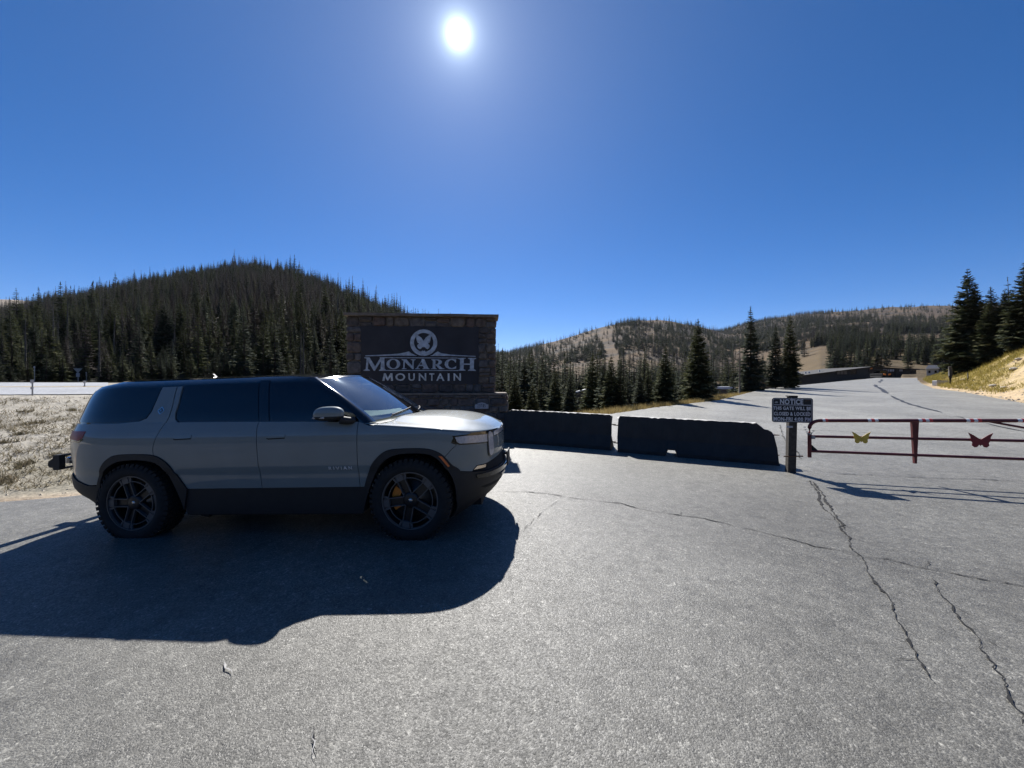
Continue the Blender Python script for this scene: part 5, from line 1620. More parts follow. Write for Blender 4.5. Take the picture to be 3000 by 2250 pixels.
m.add([(xm - .052, -.022, ztop_), (xm + .052, -.022, ztop_), (xm + .022, -.022, zbot), (xm - .012, -.022, zbot), (xm - .052, .022, ztop_), (xm + .052, .022, ztop_), (xm + .022, .022, zbot), (xm - .012, .022, zbot)], [(3, 2, 1, 0), (4, 5, 6, 7), (0, 1, 5, 4), (1, 2, 6, 5), (2, 3, 7, 6), (3, 0, 4, 7)])
m.build('upright', M['gate_red'], gate)
for xx in (LEN - 0.05,):
    m = MB(); m.tube([(xx, 0, top(xx)), (xx, 0, low(xx) - 0.1)], 0.03, 12); m.build('upright', M['gate_red'], gate)
m = MB(); m.tube([(xm + 1.0, 0.0, top(xm + 1.0)), (LEN - .1, 0, low(LEN - .1))], 0.018, 8); m.build('brace', M['gate_red'], gate)
a, b, c = cg(490, 560), cg(490, 605), cg(540, 605)
m = MB(); m.prism([a, c, b], 0.01, Matrix.Translation((0, -0.005, 0))); m.build('gusset', M['under'], gate)
def butterfly(cx, cy, sc, mat):
    half = [(0, 0.02), (0.14, 0.12), (0.30, 0.24), (0.52, 0.36), (0.42, 0.14), (0.40, -0.06), (0.34, -0.14), (0.36, -0.28), (0.26, -0.38), (0.14, -0.36), (0.06, -0.24), (0, -0.30)]
    o_, z_ = cg(cx, cy)
    pl_ = [(o_ + x * sc, z_ + z * sc) for x, z in half] + [(o_ - x * sc, z_ + z * sc) for x, z in half[::-1][1:-1]]
    mb = MB(); mb.prism(pl_, 0.006, Matrix.Translation((0, -0.034, 0))); mb.build('butterfly', mat, gate)
butterfly(884, 500, 0.28, M['butterfly_yellow'])
butterfly(1845, 520, 0.335, M['butterfly_red'])
for x0_, x1_ in ((575, 620), (940, 1025), (1350, 1465), (1735, 1860), (2150, 2260)):
    xa_, xb_ = cg(x0_, 362)[0], cg(x1_, 362)[0]
    kk = max(2, int(round((xb_ - xa_) / 0.055)))
    for i in range(kk):
        a_, b_ = xa_ + (xb_ - xa_) * i / kk, xa_ + (xb_ - xa_) * (i + 1) / kk
        mb = MB(); mb.tube([(a_, 0, top(a_)), (b_ - .001, 0, top(b_))], 0.0315, 12, caps=False); mb.build('reflective_tape', M['tape_white' if i % 2 == 0 else 'tape_red'], gate)
mb = MB()
for i in range(9):
    t = i / 8
    cxx, czz = xL - 0.10 + 0.14 * t, top(xL) - 0.12 - 0.10 * math.sin(math.pi * t) - .06 * t
    rr = [(cxx + 0.014 * math.cos(s), (-0.035 + 0.012 * math.sin(s)) if i % 2 else -0.04, czz + (0.012 * math.sin(s) if not i % 2 else 0.006 * math.cos(s))) for s in np.linspace(0, 2 * math.pi, 9)]
    mb.tube(rr, 0.004, 5, caps=False)
mb.box((xL + 0.035, -0.045, top(xL) - .30), (0.05, 0.03, 0.06), None, 0.006)
mb.build('chain_and_padlock', M['galv'], gate)
# hinge post out past the frame
hp = GP + gex * (LEN + 0.12); hz = float(zlot(hp.x, hp.y))
m = MB(); m.tube([(LEN + 0.12, 0, hz - .05), (LEN + 0.12, 0, top(LEN) + 0.25)], 0.07, 14); m.build('hinge_post', M['gate_red'], gate)
for zz in (top(LEN) - 0.02, low(LEN)):
    m = MB(); m.box((LEN + 0.05, 0, zz), (0.16, 0.05, 0.05)); m.build('hinge', M['gate_red'], gate)

# ------------------------------------------------------------------ road furniture by the highway
def at_depth(px, y): return (px - 1500) / FPX * y
def delineator(px, top_py, y, label, zbase=None):
    x = at_depth(px, y); zb = TH(x, y) if zbase is None else zbase
    zt = EYE + (1125 - top_py) / FPX * y
    o = empty('delineator_post', (x, y, 0))
    tag(o, label, 'marker post', 'roadside marker posts')
    m = MB(); m.box((0, 0, (zb + zt) / 2 - 0.05), (0.05, 0.012, zt - zb + 0.1)); m.build('post', M['galv'], o)
    m = MB(); m.box((0, -0.012, zt - 0.07), (0.11, 0.012, 0.13), None, .004); m.build('reflector', M['plaque'], o)
    m = MB(); m.box((0, -0.012, zt - 0.30), (0.10, 0.012, 0.09), None, .004); m.build('reflector', M['plaque'], o)
delineator(95, 1112, 13.6, 'grey marker post at the near edge of the highway')
delineator(101, 1073, 27.5, 'tall marker post on the far side of the highway, beyond the near one')
delineator(248, 1115, 19.5, 'short marker post just behind the tail of the SUV')
delineator(253, 1090, 38.0, 'marker post right of the upside-down triangle sign')
ysx, ysy = at_depth(228, 38.0), 38.0
ysz = TH(ysx, ysy)
ys = empty('yield_sign', (ysx, ysy, 0)); tag(ys, 'back of a grey triangular road sign with small square plate, by the highway', 'sign')
zt = EYE + (1125 - 1079) / FPX * 38
m = MB(); m.prism([(-0.46, zt), (0.46, zt), (0.05, zt - .42), (-0.05, zt - .42)], 0.006); m.build('triangle_plate', M['galv'], ys)
m = MB(); m.prism([(-0.18, zt - .46), (0.18, zt - .46), (0.18, zt - .84), (-0.18, zt - .84)], 0.006); m.build('square_plate', M['plaque'], ys)
m = MB(); m.box((0, 0.03, (zt + ysz) / 2), (0.06, 0.05, zt - ysz)); m.build('post', M['galv'], ys)
# ------------------------------------------------------------------ buildings up the road
_ys = np.geomspace(4.5, 1500, 1600)
def on_terrain(px, py):
    a, e = (px - 1500) / FPX, (1125 - py) / FPX
    g = terrain_h(a * _ys, _ys)
    hit = np.nonzero(EYE + e * _ys < g)[0]
    k = hit[0] if len(hit) else len(_ys) - 1
    return a * _ys[k], _ys[k], float(g[k])

def facade(conv, name, pts_px, depth, mat, parent, y=0.0):
    mb = MB(); mb.prism([conv(*p) for p in pts_px], depth, Matrix.Translation((0, y, 0)))
    return mb.build(name, mat, parent)

LY = 100.0
LP = Vector((at_depth(2332, LY), LY, 0)); lex = Vector((1, 0.06, 0)).normalized()
lodge = empty('lodge', (LP.x, LP.y, 0), math.atan2(lex.y, lex.x))
tag(lodge, 'long dark low-roofed lodge at the top of the road', 'building')
cl0 = flat_sign_map(LP, lex)
cl = lambda x, y: cl0(2250 + x * .22604, 1040 + y * .22604)
facade(cl, 'wall', [(365, 420), (365, 276), (900, 212), (1330, 158), (1480, 160), (1920, 192), (1925, 300), (1925, 420)], 14.0, M['log_wall'], lodge)
def roof_slab(p, q, th=0.13, over=0.5):
    a, b = cl(*p), cl(*q)
    mb = MB(); mb.prism([(a[0], a[1]), (b[0], b[1]), (b[0], b[1] + th), (a[0], a[1] + th)], 14.0 + 2 * over, Matrix.Translation((0, -over, 0)))
    return mb.build('roof', M['lodge_roof'], lodge)
roof_slab((340, 280), (1330, 157)); roof_slab((1330.5, 157), (1945, 195))
def win(x0, x1, y0, y1, mat, n=1):
    a, b = cl(x0, y1), cl(x1, y0)
    mb = MB(); w, h = b[0] - a[0], b[1] - a[1]
    t = 0.09
    for c, s in ((((a[0] + b[0]) / 2, -0.04, a[1] - t / 2), (w + 2 * t, 0.1, t)), (((a[0] + b[0]) / 2, -0.04, b[1] + t / 2), (w + 2 * t, 0.1, t))): mb.box(c, s)
    for k in range(n + 1): mb.box((a[0] + w * k / n, -0.04, (a[1] + b[1]) / 2), (t, 0.1, h - .002))
    f = mb.build('window', M['wood_post'], lodge)
    for k in range(n):
        p = MB(); p.box((a[0] + w * (k + .5) / n, -0.012, (a[1] + b[1]) / 2), (w / n - t - .01, 0.02, h)); p.build('pane', mat if k % 3 != 2 else M['plaque'] if mat is M['blind'] else mat, f)
win(1485, 1635, 186, 214, M['blind'], 5)
win(1695, 1748, 187, 212, M['plaque'], 1)
win(1065, 1150, 200, 246, M['pane'], 2)
win(890, 1025, 207, 250, M['disc'], 3)
a = cl(1330, 195); m = MB(); m.lathe_y([(0.72, 0.0), (0.72, -0.08), (0.0, -0.08)], (a[0], 0, a[1]), 20, smooth=False); bd_ = m.build('emblem_board', M['sign_black'], lodge)
m = MB(); m.prism([(a[0] - .30, a[1] + .15), (a[0] + .45, a[1] + .30), (a[0] + .35, a[1] + .60), (a[0] - .2, a[1] + .55)], 0.04, Matrix.Translation((0, -0.13, 0))); m.build('emblem_wing', M['caliper'], bd_)
a, b = cl(1640, 300), cl(1640, 170); m = MB(); m.box((a[0], -0.3, (a[1] + b[1]) / 2), (0.18, 0.18, b[1] - a[1])); m.build('porch_post', M['wood_post'], lodge)
a, b = cl(1850, 240), cl(1905, 205); m = MB(); m.box(((a[0] + b[0]) / 2, -0.03, (a[1] + b[1]) / 2), (b[0] - a[0], .06, b[1] - a[1])); m.build('door', M['pane'], lodge)
for x_, y_, s_ in ((510, 205, .22), (500, 243, .35), (610, 222, .30), (655, 218, .36), (795, 197, .24), (828, 207, .2)):
    a = cl(x_, y_); zr = cl(x_, 280 - (x_ - 340) * 0.124)[1] + .2
    m = MB(); m.tube([(a[0], 3.0, zr), (a[0], 3.0, a[1] + .1)], s_ * .6, 8); m.build('roof_vent', M['white_roof'], lodge)
a = cl(400, 262); m = MB(); m.box((a[0] + .5, 4.0, cl(400, 245)[1]), (3.2, 2.5, 1.3)); m.build('roof_plant', M['under'], lodge)

# machine with amber lamps parked against the lodge
cvx, cvy = at_depth(2580, 93.0), 93.0
cvz = float(zlot(cvx, cvy)) if poly_sd(np.array([cvx]), np.array([cvy]), LOT)[0] < 0 else TH(cvx, cvy)
loader = empty('snow_machine', (cvx, cvy, cvz)); tag(loader, 'dark machine with glowing orange lamps parked before the lodge', 'vehicle')
m = MB(); m.box((0, 0, 0.85), (2.3, 3.2, 0.75), None, .1); m.build('body', M['under'], loader)
m = MB(); m.box((0, 0.1, 1.62), (1.7, 1.7, 0.85), None, .12); cb = m.build('cab', M['gloss_black'], loader)
m = MB(); m.box((0, 0.1, 2.08), (1.8, 1.8, 0.07)); m.build('cab_roof', M['under'], cb)
for sx in (-.95, .95):
    m = MB(); m.box((sx, 0, 0.40), (0.55, 3.0, 0.72), None, .25); m.build('track', M['rubber'], loader)
for sx in (-.62, .55):
    m = MB(); m.box((sx, -1.63, 1.02), (0.62, 0.06, 0.34), Matrix.Rotation(.25 if sx < 0 else -.25, 3, 'Y'), .02); m.build('lamp', M['orange'], loader)

def small_house(name, px0, px1, py_top, y, label, roof_mat, wall_mat, zbase=None, roof_h=0.9, depth=5.0, cat='building', overhang=.5, slant=False, py_base=None):
    x0, x1 = at_depth(px0, y), at_depth(px1, y)
    cx = (x0 + x1) / 2; w = x1 - x0
    zb = TH(cx, y) - 0.2 if zbase is None else zbase
    if py_base is not None: zb = EYE + (1125 - py_base) / FPX * y
    zt = EYE + (1125 - py_top) / FPX * y
    o = empty(name, (cx, y, 0), -math.atan2(cx, y)); tag(o, label, cat)
    hw_ = max(zt - roof_h, zb + .8)
    m = MB(); m.box((0, depth / 2, (zb + hw_) / 2), (w - overhang, depth, hw_ - zb)); m.build('wall', wall_mat, o)
    if slant: pr = [(-w / 2, hw_ + 0.02), (w / 2, hw_ + roof_h * .7), (w / 2, hw_ + roof_h), (-w / 2, hw_ + .3)]
    else: pr = [(-w / 2, hw_ + .01), (w / 2, hw_ + .01), (w * .32, zt), (-w * .32, zt)]
    m = MB(); m.prism(pr, depth + 1.0, Matrix.Translation((0, -.5, 0))); m.build('roof', roof_mat, o)
    for k in (-.22, .22):
        m = MB(); m.box((w * k, -0.03, zb + (hw_ - zb) * .62), (w * .16, 0.06, (hw_ - zb) * .32)); fr = m.build('window', M['wood_post'], o)
        m = MB(); m.box((w * k, -0.07, zb + (hw_ - zb) * .62), (w * .13, 0.03, (hw_ - zb) * .26)); m.build('pane', M['pane'], fr)
    return o
small_house('cabin', 1684, 1728, 1137, 92.0, 'white-roofed cabin half hidden by spruces just above the left barrier', M['white_roof'], M['hut_wall'], roof_h=1.2, slant=True)
small_house('valley_building', 2072, 2156, 1133, 112.0, 'low building with flat white roof seen beyond the dark spruces', M['white_roof'], M['hut_wall'], roof_h=0.7, depth=9)
small_house('equipment_shed', 2231, 2275, 1112, 62.0, 'small brown shed with dark window behind the roadside spruces', M['lodge_roof'], M['hut_wall'], roof_h=0.3)
small_house('ticket_hut', 2718, 2746, 1070, 82.0, 'small hut with bright white roof at the edge of the grassy bank', M['white_roof'], M['plaque'], roof_h=0.75, depth=3, overhang=.3)
small_house('far_shed', 2744, 2786, 1061, 96.0, 'dark shed roof showing above the grassy bank', M['lodge_roof'], M['log_wall'], roof_h=0.5)

# bench and planter curb in front of the lodge
a = on_terrain(2391, 1119); bx_, by_ = at_depth(2391, 80.0), 80.0; bz_ = TH(bx_, by_)
bench = empty('picnic_table', (bx_, by_, bz_)); tag(bench, 'pale picnic table at the road edge before the lodge', 'table')
m = MB(); m.box((0, 0, 0.75), (1.9, 0.75, 0.06)); m.build('table_top', M['plaque'], bench)
for sy in (-.6, .6):
    m = MB(); m.box((0, sy, 0.45), (1.9, 0.26, 0.05)); m.build('seat', M['plaque'], bench)
for sx in (-.7, .7):
    m = MB(); m.box((sx, 0, 0.36), (0.08, 1.3, 0.72)); m.build('leg', M['plaque'], bench)

# ------------------------------------------------------------------ things on the grassy bank
def at_px(px, py): return on_terrain(px, py)
x, y, z = at_px(2760, 1127); 
blk = empty('concrete_block', (x, y, z), 0.05); tag(blk, 'grey concrete block half buried at the foot of the grassy bank', 'block')
wb = 47 / FPX * y
m = MB(); m.box((0, 0, 0.17), (wb, 0.5, 0.62), None, .04); m.build('block_body', M['plaque'], blk)
m = MB(); m.box((-wb * .22, -0.02, 0.50), (0.18, 0.3, 0.06), None, .02); m.build('lifting_lug', M['rebar'], blk)
def bank_post(px0, px1, pt, pb, label, mat, cap=False):
    x, y, z = at_px((px0 + px1) / 2, pb)
    w = max((px1 - px0) / FPX * y, .05); h = (pb - pt) / FPX * y
    o = empty('wooden_post', (x, y, z)); tag(o, label, 'post')
    m = MB(); m.tube([(0, 0, -.2), (w * .1, 0, h * .5), (0, 0, h)], [w * .50, w * .48, w * .45], 9); m.build('post_shaft', mat, o)
    m = MB(); m.tube([(0, 0, h - .002), (0, 0, h + w * .12)], [w * .47, w * .3], 9); m.build('post_top', M['wood_post'], o)
bank_post(2779, 2788, 1075, 1127, 'thick dark wooden post beside the concrete block', M['wood_post'])
bank_post(2834, 2837, 1093, 1123, 'thin stake standing in the golden grass below the big spruce', M['wood_post'])
# ------------------------------------------------------------------ trees
def spruce(seed, H, R, whorls, nb, twigs, t0=0.07, droop=0.25, fill=1.0, gap=0.0, tipbare=0.0, pw=0.85):
    """Arrays for one conifer: trunk tube and a crown of needle sprays (one small kite each)."""
    rnd = random.Random(seed)
    tr = MB()
    lean = (rnd.uniform(-.015, .015) * H, rnd.uniform(-.015, .015) * H)
    axis = lambda t: Vector((lean[0] * t * t, lean[1] * t * t, H * t))
    tr.tube([axis(t) for t in (-0.02, 0.04, 0.25, 0.55, 0.8, 1.0)], [H * k for k in (.020, .017, .0135, .0085, .004, .001)], 7, caps=False)
    V, F = [], []
    def kite(b, d, side, L, w):
        n = len(V)
        V.extend([b, b + d * L * .45 + side * w, b + d * L, b + d * L * .45 - side * w])
        F.append((n, n + 1, n + 2, n + 3))
    for i in range(whorls):
        t = t0 + (1 - t0) * (i + rnd.uniform(-.4, .4)) / whorls
        t = min(max(t, t0 * .8), 0.985)
        if t > 1 - tipbare: 
            if rnd.random() < .75: continue
        base = axis(t)
        r = R * max((1 - t), 0.02) ** pw * (0.55 + 0.45 * min(1, (t - t0 * .5) / (0.16))) + 0.02 * R
        k = max(3, int(round(nb * (0.65 + 0.5 * (1 - t)))))
        a0 = rnd.uniform(0, 6.3)
        for j in range(k):
            if rnd.random() < gap: continue
            az = a0 + 6.283 * j / k + rnd.uniform(-.35, .35)
            L = r * rnd.uniform(.62, 1.12)
            el = 0.35 * t - droop * (1 - t) + rnd.uniform(-.13, .13)
            out = Vector((math.cos(az), math.sin(az), 0))
            sidev = Vector((-math.sin(az), math.cos(az), 0))
            d0 = (out * math.cos(el) + Vector((0, 0, math.sin(el)))).normalized()
            for q in range(twigs):
                fr = (q + .6) / twigs
                p = base + d0 * L * fr + Vector((0, 0, 0.10 * L * fr * fr))
                tl = L * (0.50 - 0.28 * fr) * rnd.uniform(.75, 1.25) * fill + 0.02 * R
                for sg in (-1, 1):
                    ta = rnd.uniform(.55, 1.0)
                    dv_ = (d0 * math.cos(ta) + sidev * sg * math.sin(ta) + Vector((0, 0, rnd.uniform(-.35, .12)))).normalized()
                    sv = dv_.cross(Vector((0, 0, 1)) + Vector((rnd.uniform(-.5, .5), rnd.uniform(-.5, .5), 0)))
                    sv.normalize()
                    kite(p, dv_, sv, tl, tl * rnd.uniform(.20, .32))
            sv = d0.cross(Vector((rnd.uniform(-.4, .4), rnd.uniform(-.4, .4), 1))).normalized()
            kite(base + d0 * L * .45, d0, sv, L * .6, L * .13 * fill)
    n = len(V)
    tip = axis(1.0)
    V.extend([tip + Vector((-.010 * H, 0, -.06 * H)), tip + Vector((.010 * H, 0, -.06 * H)), tip + Vector((0, 0, .012 * H))]); F.append((n, n + 1, n + 2))
    return tr, V, F

def snag(seed, H, R, n=60):
    """A dead conifer: bare trunk and thin broken branches."""
    rnd = random.Random(seed)
    tr = MB()
    lean = rnd.uniform(-.03, .03) * H
    axis = lambda t: Vector((lean * t * t, 0, H * t))
    tr.tube([axis(t) for t in (-0.02, 0.05, 0.3, 0.6, 0.85, 1.0)], [H * k for k in (.017, .015, .012, .008, .004, .0015)], 7, caps=False)
    V, F = [], []
    for i in range(n):
        t = rnd.uniform(.12, .97)
        az = rnd.uniform(0, 6.3)
        L = R * (1 - t * .8) * rnd.uniform(.4, 1.0)
        d = Vector((math.cos(az), math.sin(az), rnd.uniform(-.45, .1))).normalized()
        b = axis(t)
        for rep_ in range(2):
            m_ = len(V)
            off = Vector((0, 0, .004 * H))
            V.extend([b - off, b + off, b + d * L]); F.append((m_, m_ + 1, m_ + 2))
            for q in range(2):
                p = b + d * L * rnd.uniform(.35, .9)
                d2 = (d + Vector((rnd.uniform(-.8, .8), rnd.uniform(-.8, .8), rnd.uniform(-.5, .2)))).normalized()
                m_ = len(V); V.extend([p - off * .5, p + off * .5, p + d2 * L * .35]); F.append((m_, m_ + 1, m_ + 2))
            break
    return tr, V, F

def kit(tr, V, F, leaf_mat, bark, name):
    tm = bpy.data.meshes.new(name + '_trunk'); tm.from_pydata(tr.v, [], tr.f); tm.materials.append(bark); tm.polygons.foreach_set('use_smooth', tr.sm); tm.update()
    cm = bpy.data.meshes.new(name + '_crown'); cm.from_pydata([tuple(v) for v in V], [], F); cm.materials.append(leaf_mat); cm.update()
    return tm, cm
NEAR = [kit(*spruce(100 + i, 10, r, 54, 8, 6, droop=dr, gap=g, tipbare=tb, t0=t0, fill=1.15), M[mt], M['bark'], 'spruce') for i, (r, dr, g, tb, t0, mt) in enumerate((
    (2.3, .22, .05, 0, .05, 'needles'), (2.1, .30, .12, 0, .07, 'needles_blue'), (1.75, .34, .16, 0, .09, 'needles'), (2.7, .20, .04, 0, .03, 'needles'), (1.9, .36, .18, .16, .10, 'needles_blue')))]
MID = [kit(*spruce(200 + i, 10, r, 34, 7, 4, droop=.28, gap=g, fill=1.3, t0=t0), M[mt], M['bark'], 'spruce_mid') for i, (r, g, t0, mt) in enumerate((
    (1.9, .06, .05, 'needles'), (1.6, .10, .08, 'needles_blue'), (1.35, .12, .10, 'needles'), (1.5, .15, .10, 'needles_dry'), (1.3, .20, .14, 'needles_dry')))]
SNAG = [kit(*snag(300 + i, 10, r, 90), M['dead_wood'], M['dead_wood'], 'snag') for i, r in enumerate((1.1, 0.8))]
def one_mesh(tr, V, F, leaf_mat, bark, name):
    n = len(V)
    me = bpy.data.meshes.new(name)
    me.from_pydata([tuple(v) for v in V] + list(tr.v), [], list(F) + [tuple(i + n for i in f) for f in tr.f])
    me.materials.append(leaf_mat); me.materials.append(bark)
    me.polygons.foreach_set('material_index', [0] * len(F) + [1] * len(tr.f)); me.update()
    return me
def proto_set(name, meshes):
    """Prototypes for the tree masses, kept outside the scene."""
    c = bpy.data.collections.new(name)
    for k, me in enumerate(meshes):
        c.objects.link(bpy.data.objects.new('%s_%02d' % (name, k), me))
    return c
P_GREEN = proto_set('spruce_prototype', [one_mesh(*spruce(500 + i, 10, r, 26, 6, 4, droop=.28, gap=.06, fill=1.35, t0=t0), M[mt], M['bark'], 'spruce_far') for i, (r, t0, mt) in enumerate(((1.75, .06, 'needles'), (1.5, .08, 'needles_blue'), (1.3, .10, 'needles'), (1.6, .06, 'needles_blue')))])
P_DRY = proto_set('dry_spruce_prototype', [one_mesh(*spruce(600 + i, 10, r, 24, 6, 4, droop=.30, gap=.16, fill=1.2, t0=t0), M['needles_dry'], M['dead_wood'], 'dry_spruce_far') for i, (r, t0) in enumerate(((1.4, .10), (1.2, .14), (1.1, .12)))])
P_HIGH = proto_set('mountain_spruce_prototype', [one_mesh(*spruce(700 + i, 10, r, 14, 5, 3, droop=.25, gap=.05, fill=1.8, t0=.04), M[mt], M['bark'], 'spruce_mountain') for i, (r, mt) in enumerate(((1.9, 'needles'), (1.6, 'needles_blue'), (1.4, 'needles'), (1.75, 'needles_blue')))])
P_HIGH_DRY = proto_set('mountain_dry_prototype', [one_mesh(*spruce(800 + i, 10, r, 12, 5, 3, droop=.25, gap=.15, fill=1.5, t0=.06), M['needles_dry'], M['dead_wood'], 'dry_spruce_mountain') for i, r in enumerate((1.4, 1.1))])

def plant(name, kit_, x, y, z, h, rz, label, cat='tree', group=None, tilt=0.0, wide=1.0):
    o = empty(name, (x, y, z), rz)
    s = h / 10.0
    o.scale = (s * wide, s * wide, s)
    if tilt: o.rotation_euler = (0, tilt, rz)
    tag(o, label, cat, group)
    for n_, me in zip(('trunk', 'crown'), kit_):
        link(bpy.data.objects.new(n_, me), o)
    return o
trnd = random.Random(77)
taken = []
def named(px, top, base, kind, label, y=None, wide=1.0, kits=NEAR, name='spruce_tree', group='roadside spruces', tilt=0.0):
    if y is None: x, y, z = on_terrain(px, base)
    else: x = at_depth(px, y); z = TH(x, y)
    h = EYE + (1125 - top) / FPX * y - z
    plant(name, kits[kind], x, y, z - .1, h + .1, trnd.uniform(0, 6), label, 'tree', group, tilt, wide)
    taken.append((x, y, 0.16 * h))
# along the left edge of the road
named(2200, 897, 1143, 1, 'tallest of the spruces at the left roadside, open branches', y=38, wide=.85)
named(2272, 949, 1138, 1, 'slim dark spruce just right of the tallest roadside spruce', y=41, wide=.8)
named(2314, 918, 1130, 0, 'narrow dense spruce at the right end of the roadside group', y=43, wide=.7)
named(2299, 1008, 1130, 2, 'short spruce squeezed between two taller ones by the shed', y=42)
named(2167, 991, 1154, 0, 'thin half-bare dead tree left of the tallest roadside spruce', y=34, kits=SNAG, name='dead_tree', group=None)
named(2048, 934, 1175, 3, 'broad very dark spruce at the grass edge above the right barrier', y=26.5, wide=.72)
named(2031, 960, 1175, 2, 'slender spruce close behind the broad very dark one', y=31)
named(1949, 1013, 1190, 0, 'dense spruce left of the broad very dark one, behind the barriers', y=24)
named(1899, 1064, 1196, 2, 'small slender spruce between two dense ones behind the barrier gap', y=23.5)
named(1875, 1083, 1200, 1, 'low spruce with its top lowest in the row behind the barriers', y=22.5)
named(1817, 1056, 1204, 2, 'loose pale-edged spruce behind the barrier gap', y=22)
named(1792, 1037, 1206, 0, 'full dark spruce above the right half of the left barrier', y=22.5)
named(1770, 1044, 1206, 1, 'spruce crowding the full dark one above the left barrier', y=26)
named(1735, 1033, 1205, 3, 'tall spruce right of the white-roofed cabin', y=29, wide=.75)
named(1669, 1091, 1211, 1, 'spruce left of the white-roofed cabin', y=21)
named(1628, 1078, 1215, 0, 'olive-tinged spruce over the middle of the left barrier', y=25)
named(1585, 1072, 1215, 2, 'slim spruce between two fuller ones near the stone sign', y=24)
named(1537, 1037, 1219, 1, 'tallest spruce just right of the stone sign', y=26, wide=1.1)
named(1508, 1085, 1219, 3, 'bushy sunlit spruce right against the end of the stone sign', y=19, wide=.8)
named(1560, 1120, 1219, 3, 'low bushy spruce behind the left end of the barrier', y=17.5, wide=.9)
# on the bank to the right
named(2833, 786, 1091, 3, 'largest spruce, on the grassy bank to the right of the road', wide=.85, group='spruces on the grassy bank')
named(2860, 826, 1079, 0, 'spruce grown into the right flank of the largest one', group='spruces on the grassy bank')
named(2906, 839, 1048, 1, 'bushy-topped spruce in the middle of the bank group', wide=1.3, group='spruces on the grassy bank')
named(2940, 850, 1043, 0, 'shorter spruce before the dead-topped one on the bank', wide=1.0, group='spruces on the grassy bank')
named(2958, 809, 1035, 4, 'spruce with a bare dead top on the bank', wide=1.0, group='spruces on the grassy bank')
named(2998, 770, 1022, 0, 'spruce cut by the right edge of the picture', wide=1.0, group='spruces on the grassy bank')
named(2895, 880, 1055, 0, 'spruce behind the low young one in the bank group', wide=1.1, group='spruces on the grassy bank', y=48)
named(2978, 870, 1030, 1, 'spruce between the dead-topped one and the right edge', wide=1.2, group='spruces on the grassy bank', y=44)
named(2882, 930, 1062, 3, 'low young spruce filling the foot of the bank group', wide=1.1, group='spruces on the grassy bank')
# in front of the wooded hill on the left
for px, top, base, k, y, lab, wide in (
        (482, 889, 1110, 1, 62, 'tall pale-tipped spruce standing out before the wooded hill', 1.1),
        (322, 983, 1120, 2, 52, 'greenish spruce behind the back end of the SUV roof', 1.0),
        (268, 988, 1120, 0, 56, 'rounded spruce above the triangular sign', 1.0),
        (578, 974, 1105, 1, 62, 'sunlit spruce above the middle of the SUV roof', 1.0),
        (654, 941, 1096, 0, 66, 'dense dark spruce above the front of the SUV roof', .85),
        (720, 974, 1096, 2, 64, 'narrow spruce left of the stone sign by two tree widths', .9),
        (802, 1030, 1096, 1, 58, 'small sunlit spruce over the middle of the roof line', 1.0),
        (880, 1002, 1096, 0, 62, 'pointed spruce nearest the left side of the stone sign but one', .8),
        (975, 1000, 1096, 1, 60, 'spruce touching the left edge of the stone sign', .9)):
    named(px, top, base, k, lab, y=y, wide=wide, group='spruces before the wooded hill')
for px, top, y, lab, tl in ((505, 930, 60, 'pale leaning dead trunk beside the tall pale-tipped spruce', .05), (353, 1020, 50, 'pale dead trunk left of the leaning one', 0.0), (75, 930, 52, 'dead grey trunk near the left edge of the picture', 0), (128, 960, 54, 'dead grey trunk left of the triangular sign', -.03), (205, 1000, 50, 'short dead trunk just left of the triangular sign', .02)):
    named(px, top, 1110, 0 if px % 2 else 1, lab, y=y, kits=SNAG, name='dead_tree', group='dead trunks before the wooded hill', tilt=tl)

# ---- the woods: positions first, then the largest as single trees and the rest as masses
def scatter(n, a0, a1, y0, y1, seed):
    r = np.random.RandomState(seed)
    y = np.sqrt(r.uniform(y0 ** 2, y1 ** 2, n)); a = r.uniform(a0, a1, n)
    return a * y, y, r
def clear_of(x, y):
    ok = poly_sd(x, y, LOT) > 1.8
    # leave the roadside sign and marker posts in the open
    for sx_, sy_ in ((ysx, ysy), (at_depth(253, 38.0), 38.0)): ok &= ~((np.abs(x / y - sx_ / sy_) < 0.03) & (y < sy_ + 4))
    for tx, ty, tr_ in taken: ok &= (x - tx) ** 2 + (y - ty) ** 2 > (tr_ + .8) ** 2
    return ok
x, y, r = scatter(22000, -1.9, -0.01, 36, 430, 3)
a = x / y
yrL = np.interp(a, [-1.4, -.7, -.25, 0.05], [420, 380, 300, 240])
hw_line = np.array([h[5] for h in hw])
ok = (y < yrL + 12) & ((y > 110) | (r.rand(x.size) < .6)) & clear_of(x, y) & (poly_sd(x, y, LOT) > 23.4)
bare = (fbm(x / 35 + 3, y / 35) > .70) & (y > 120)
ok &= ~bare | (r.rand(x.size) < .5)
x, y = x[ok], y[ok]
hgt = np.where(y < 60, r.uniform(4.5, 8.0, x.size), 0) + np.where((y >= 60) & (y < 100), r.uniform(6.5, 11, x.size), 0) + np.where(y < 100, 0, r.uniform(5.5, 10.5, x.size) * np.where(r.rand(x.size) < .16, 1.55, 1) * np.where((np.abs(y - np.interp(x / y, [-1.4, -.7, -.25, 0.05], [420, 380, 300, 240])) < 22) & (r.rand(x.size) < .25), 1.45, 1))
knd = r.randint(0, 100, x.size)
patch_ = fbm(x / 50 + 40, y / 50 + 11)
dry = (patch_ + r.uniform(-.2, .2, x.size)) > np.interp(y, [50, 85, 130], [.80, .66, .52])
zt_ = terrain_h(x, y)
order = np.argsort(-(hgt / y) * np.where((x / y > -1.335) & (1500 + FPX * x / y < 1030), 1.0, 1e-3))
IND = order[:200]
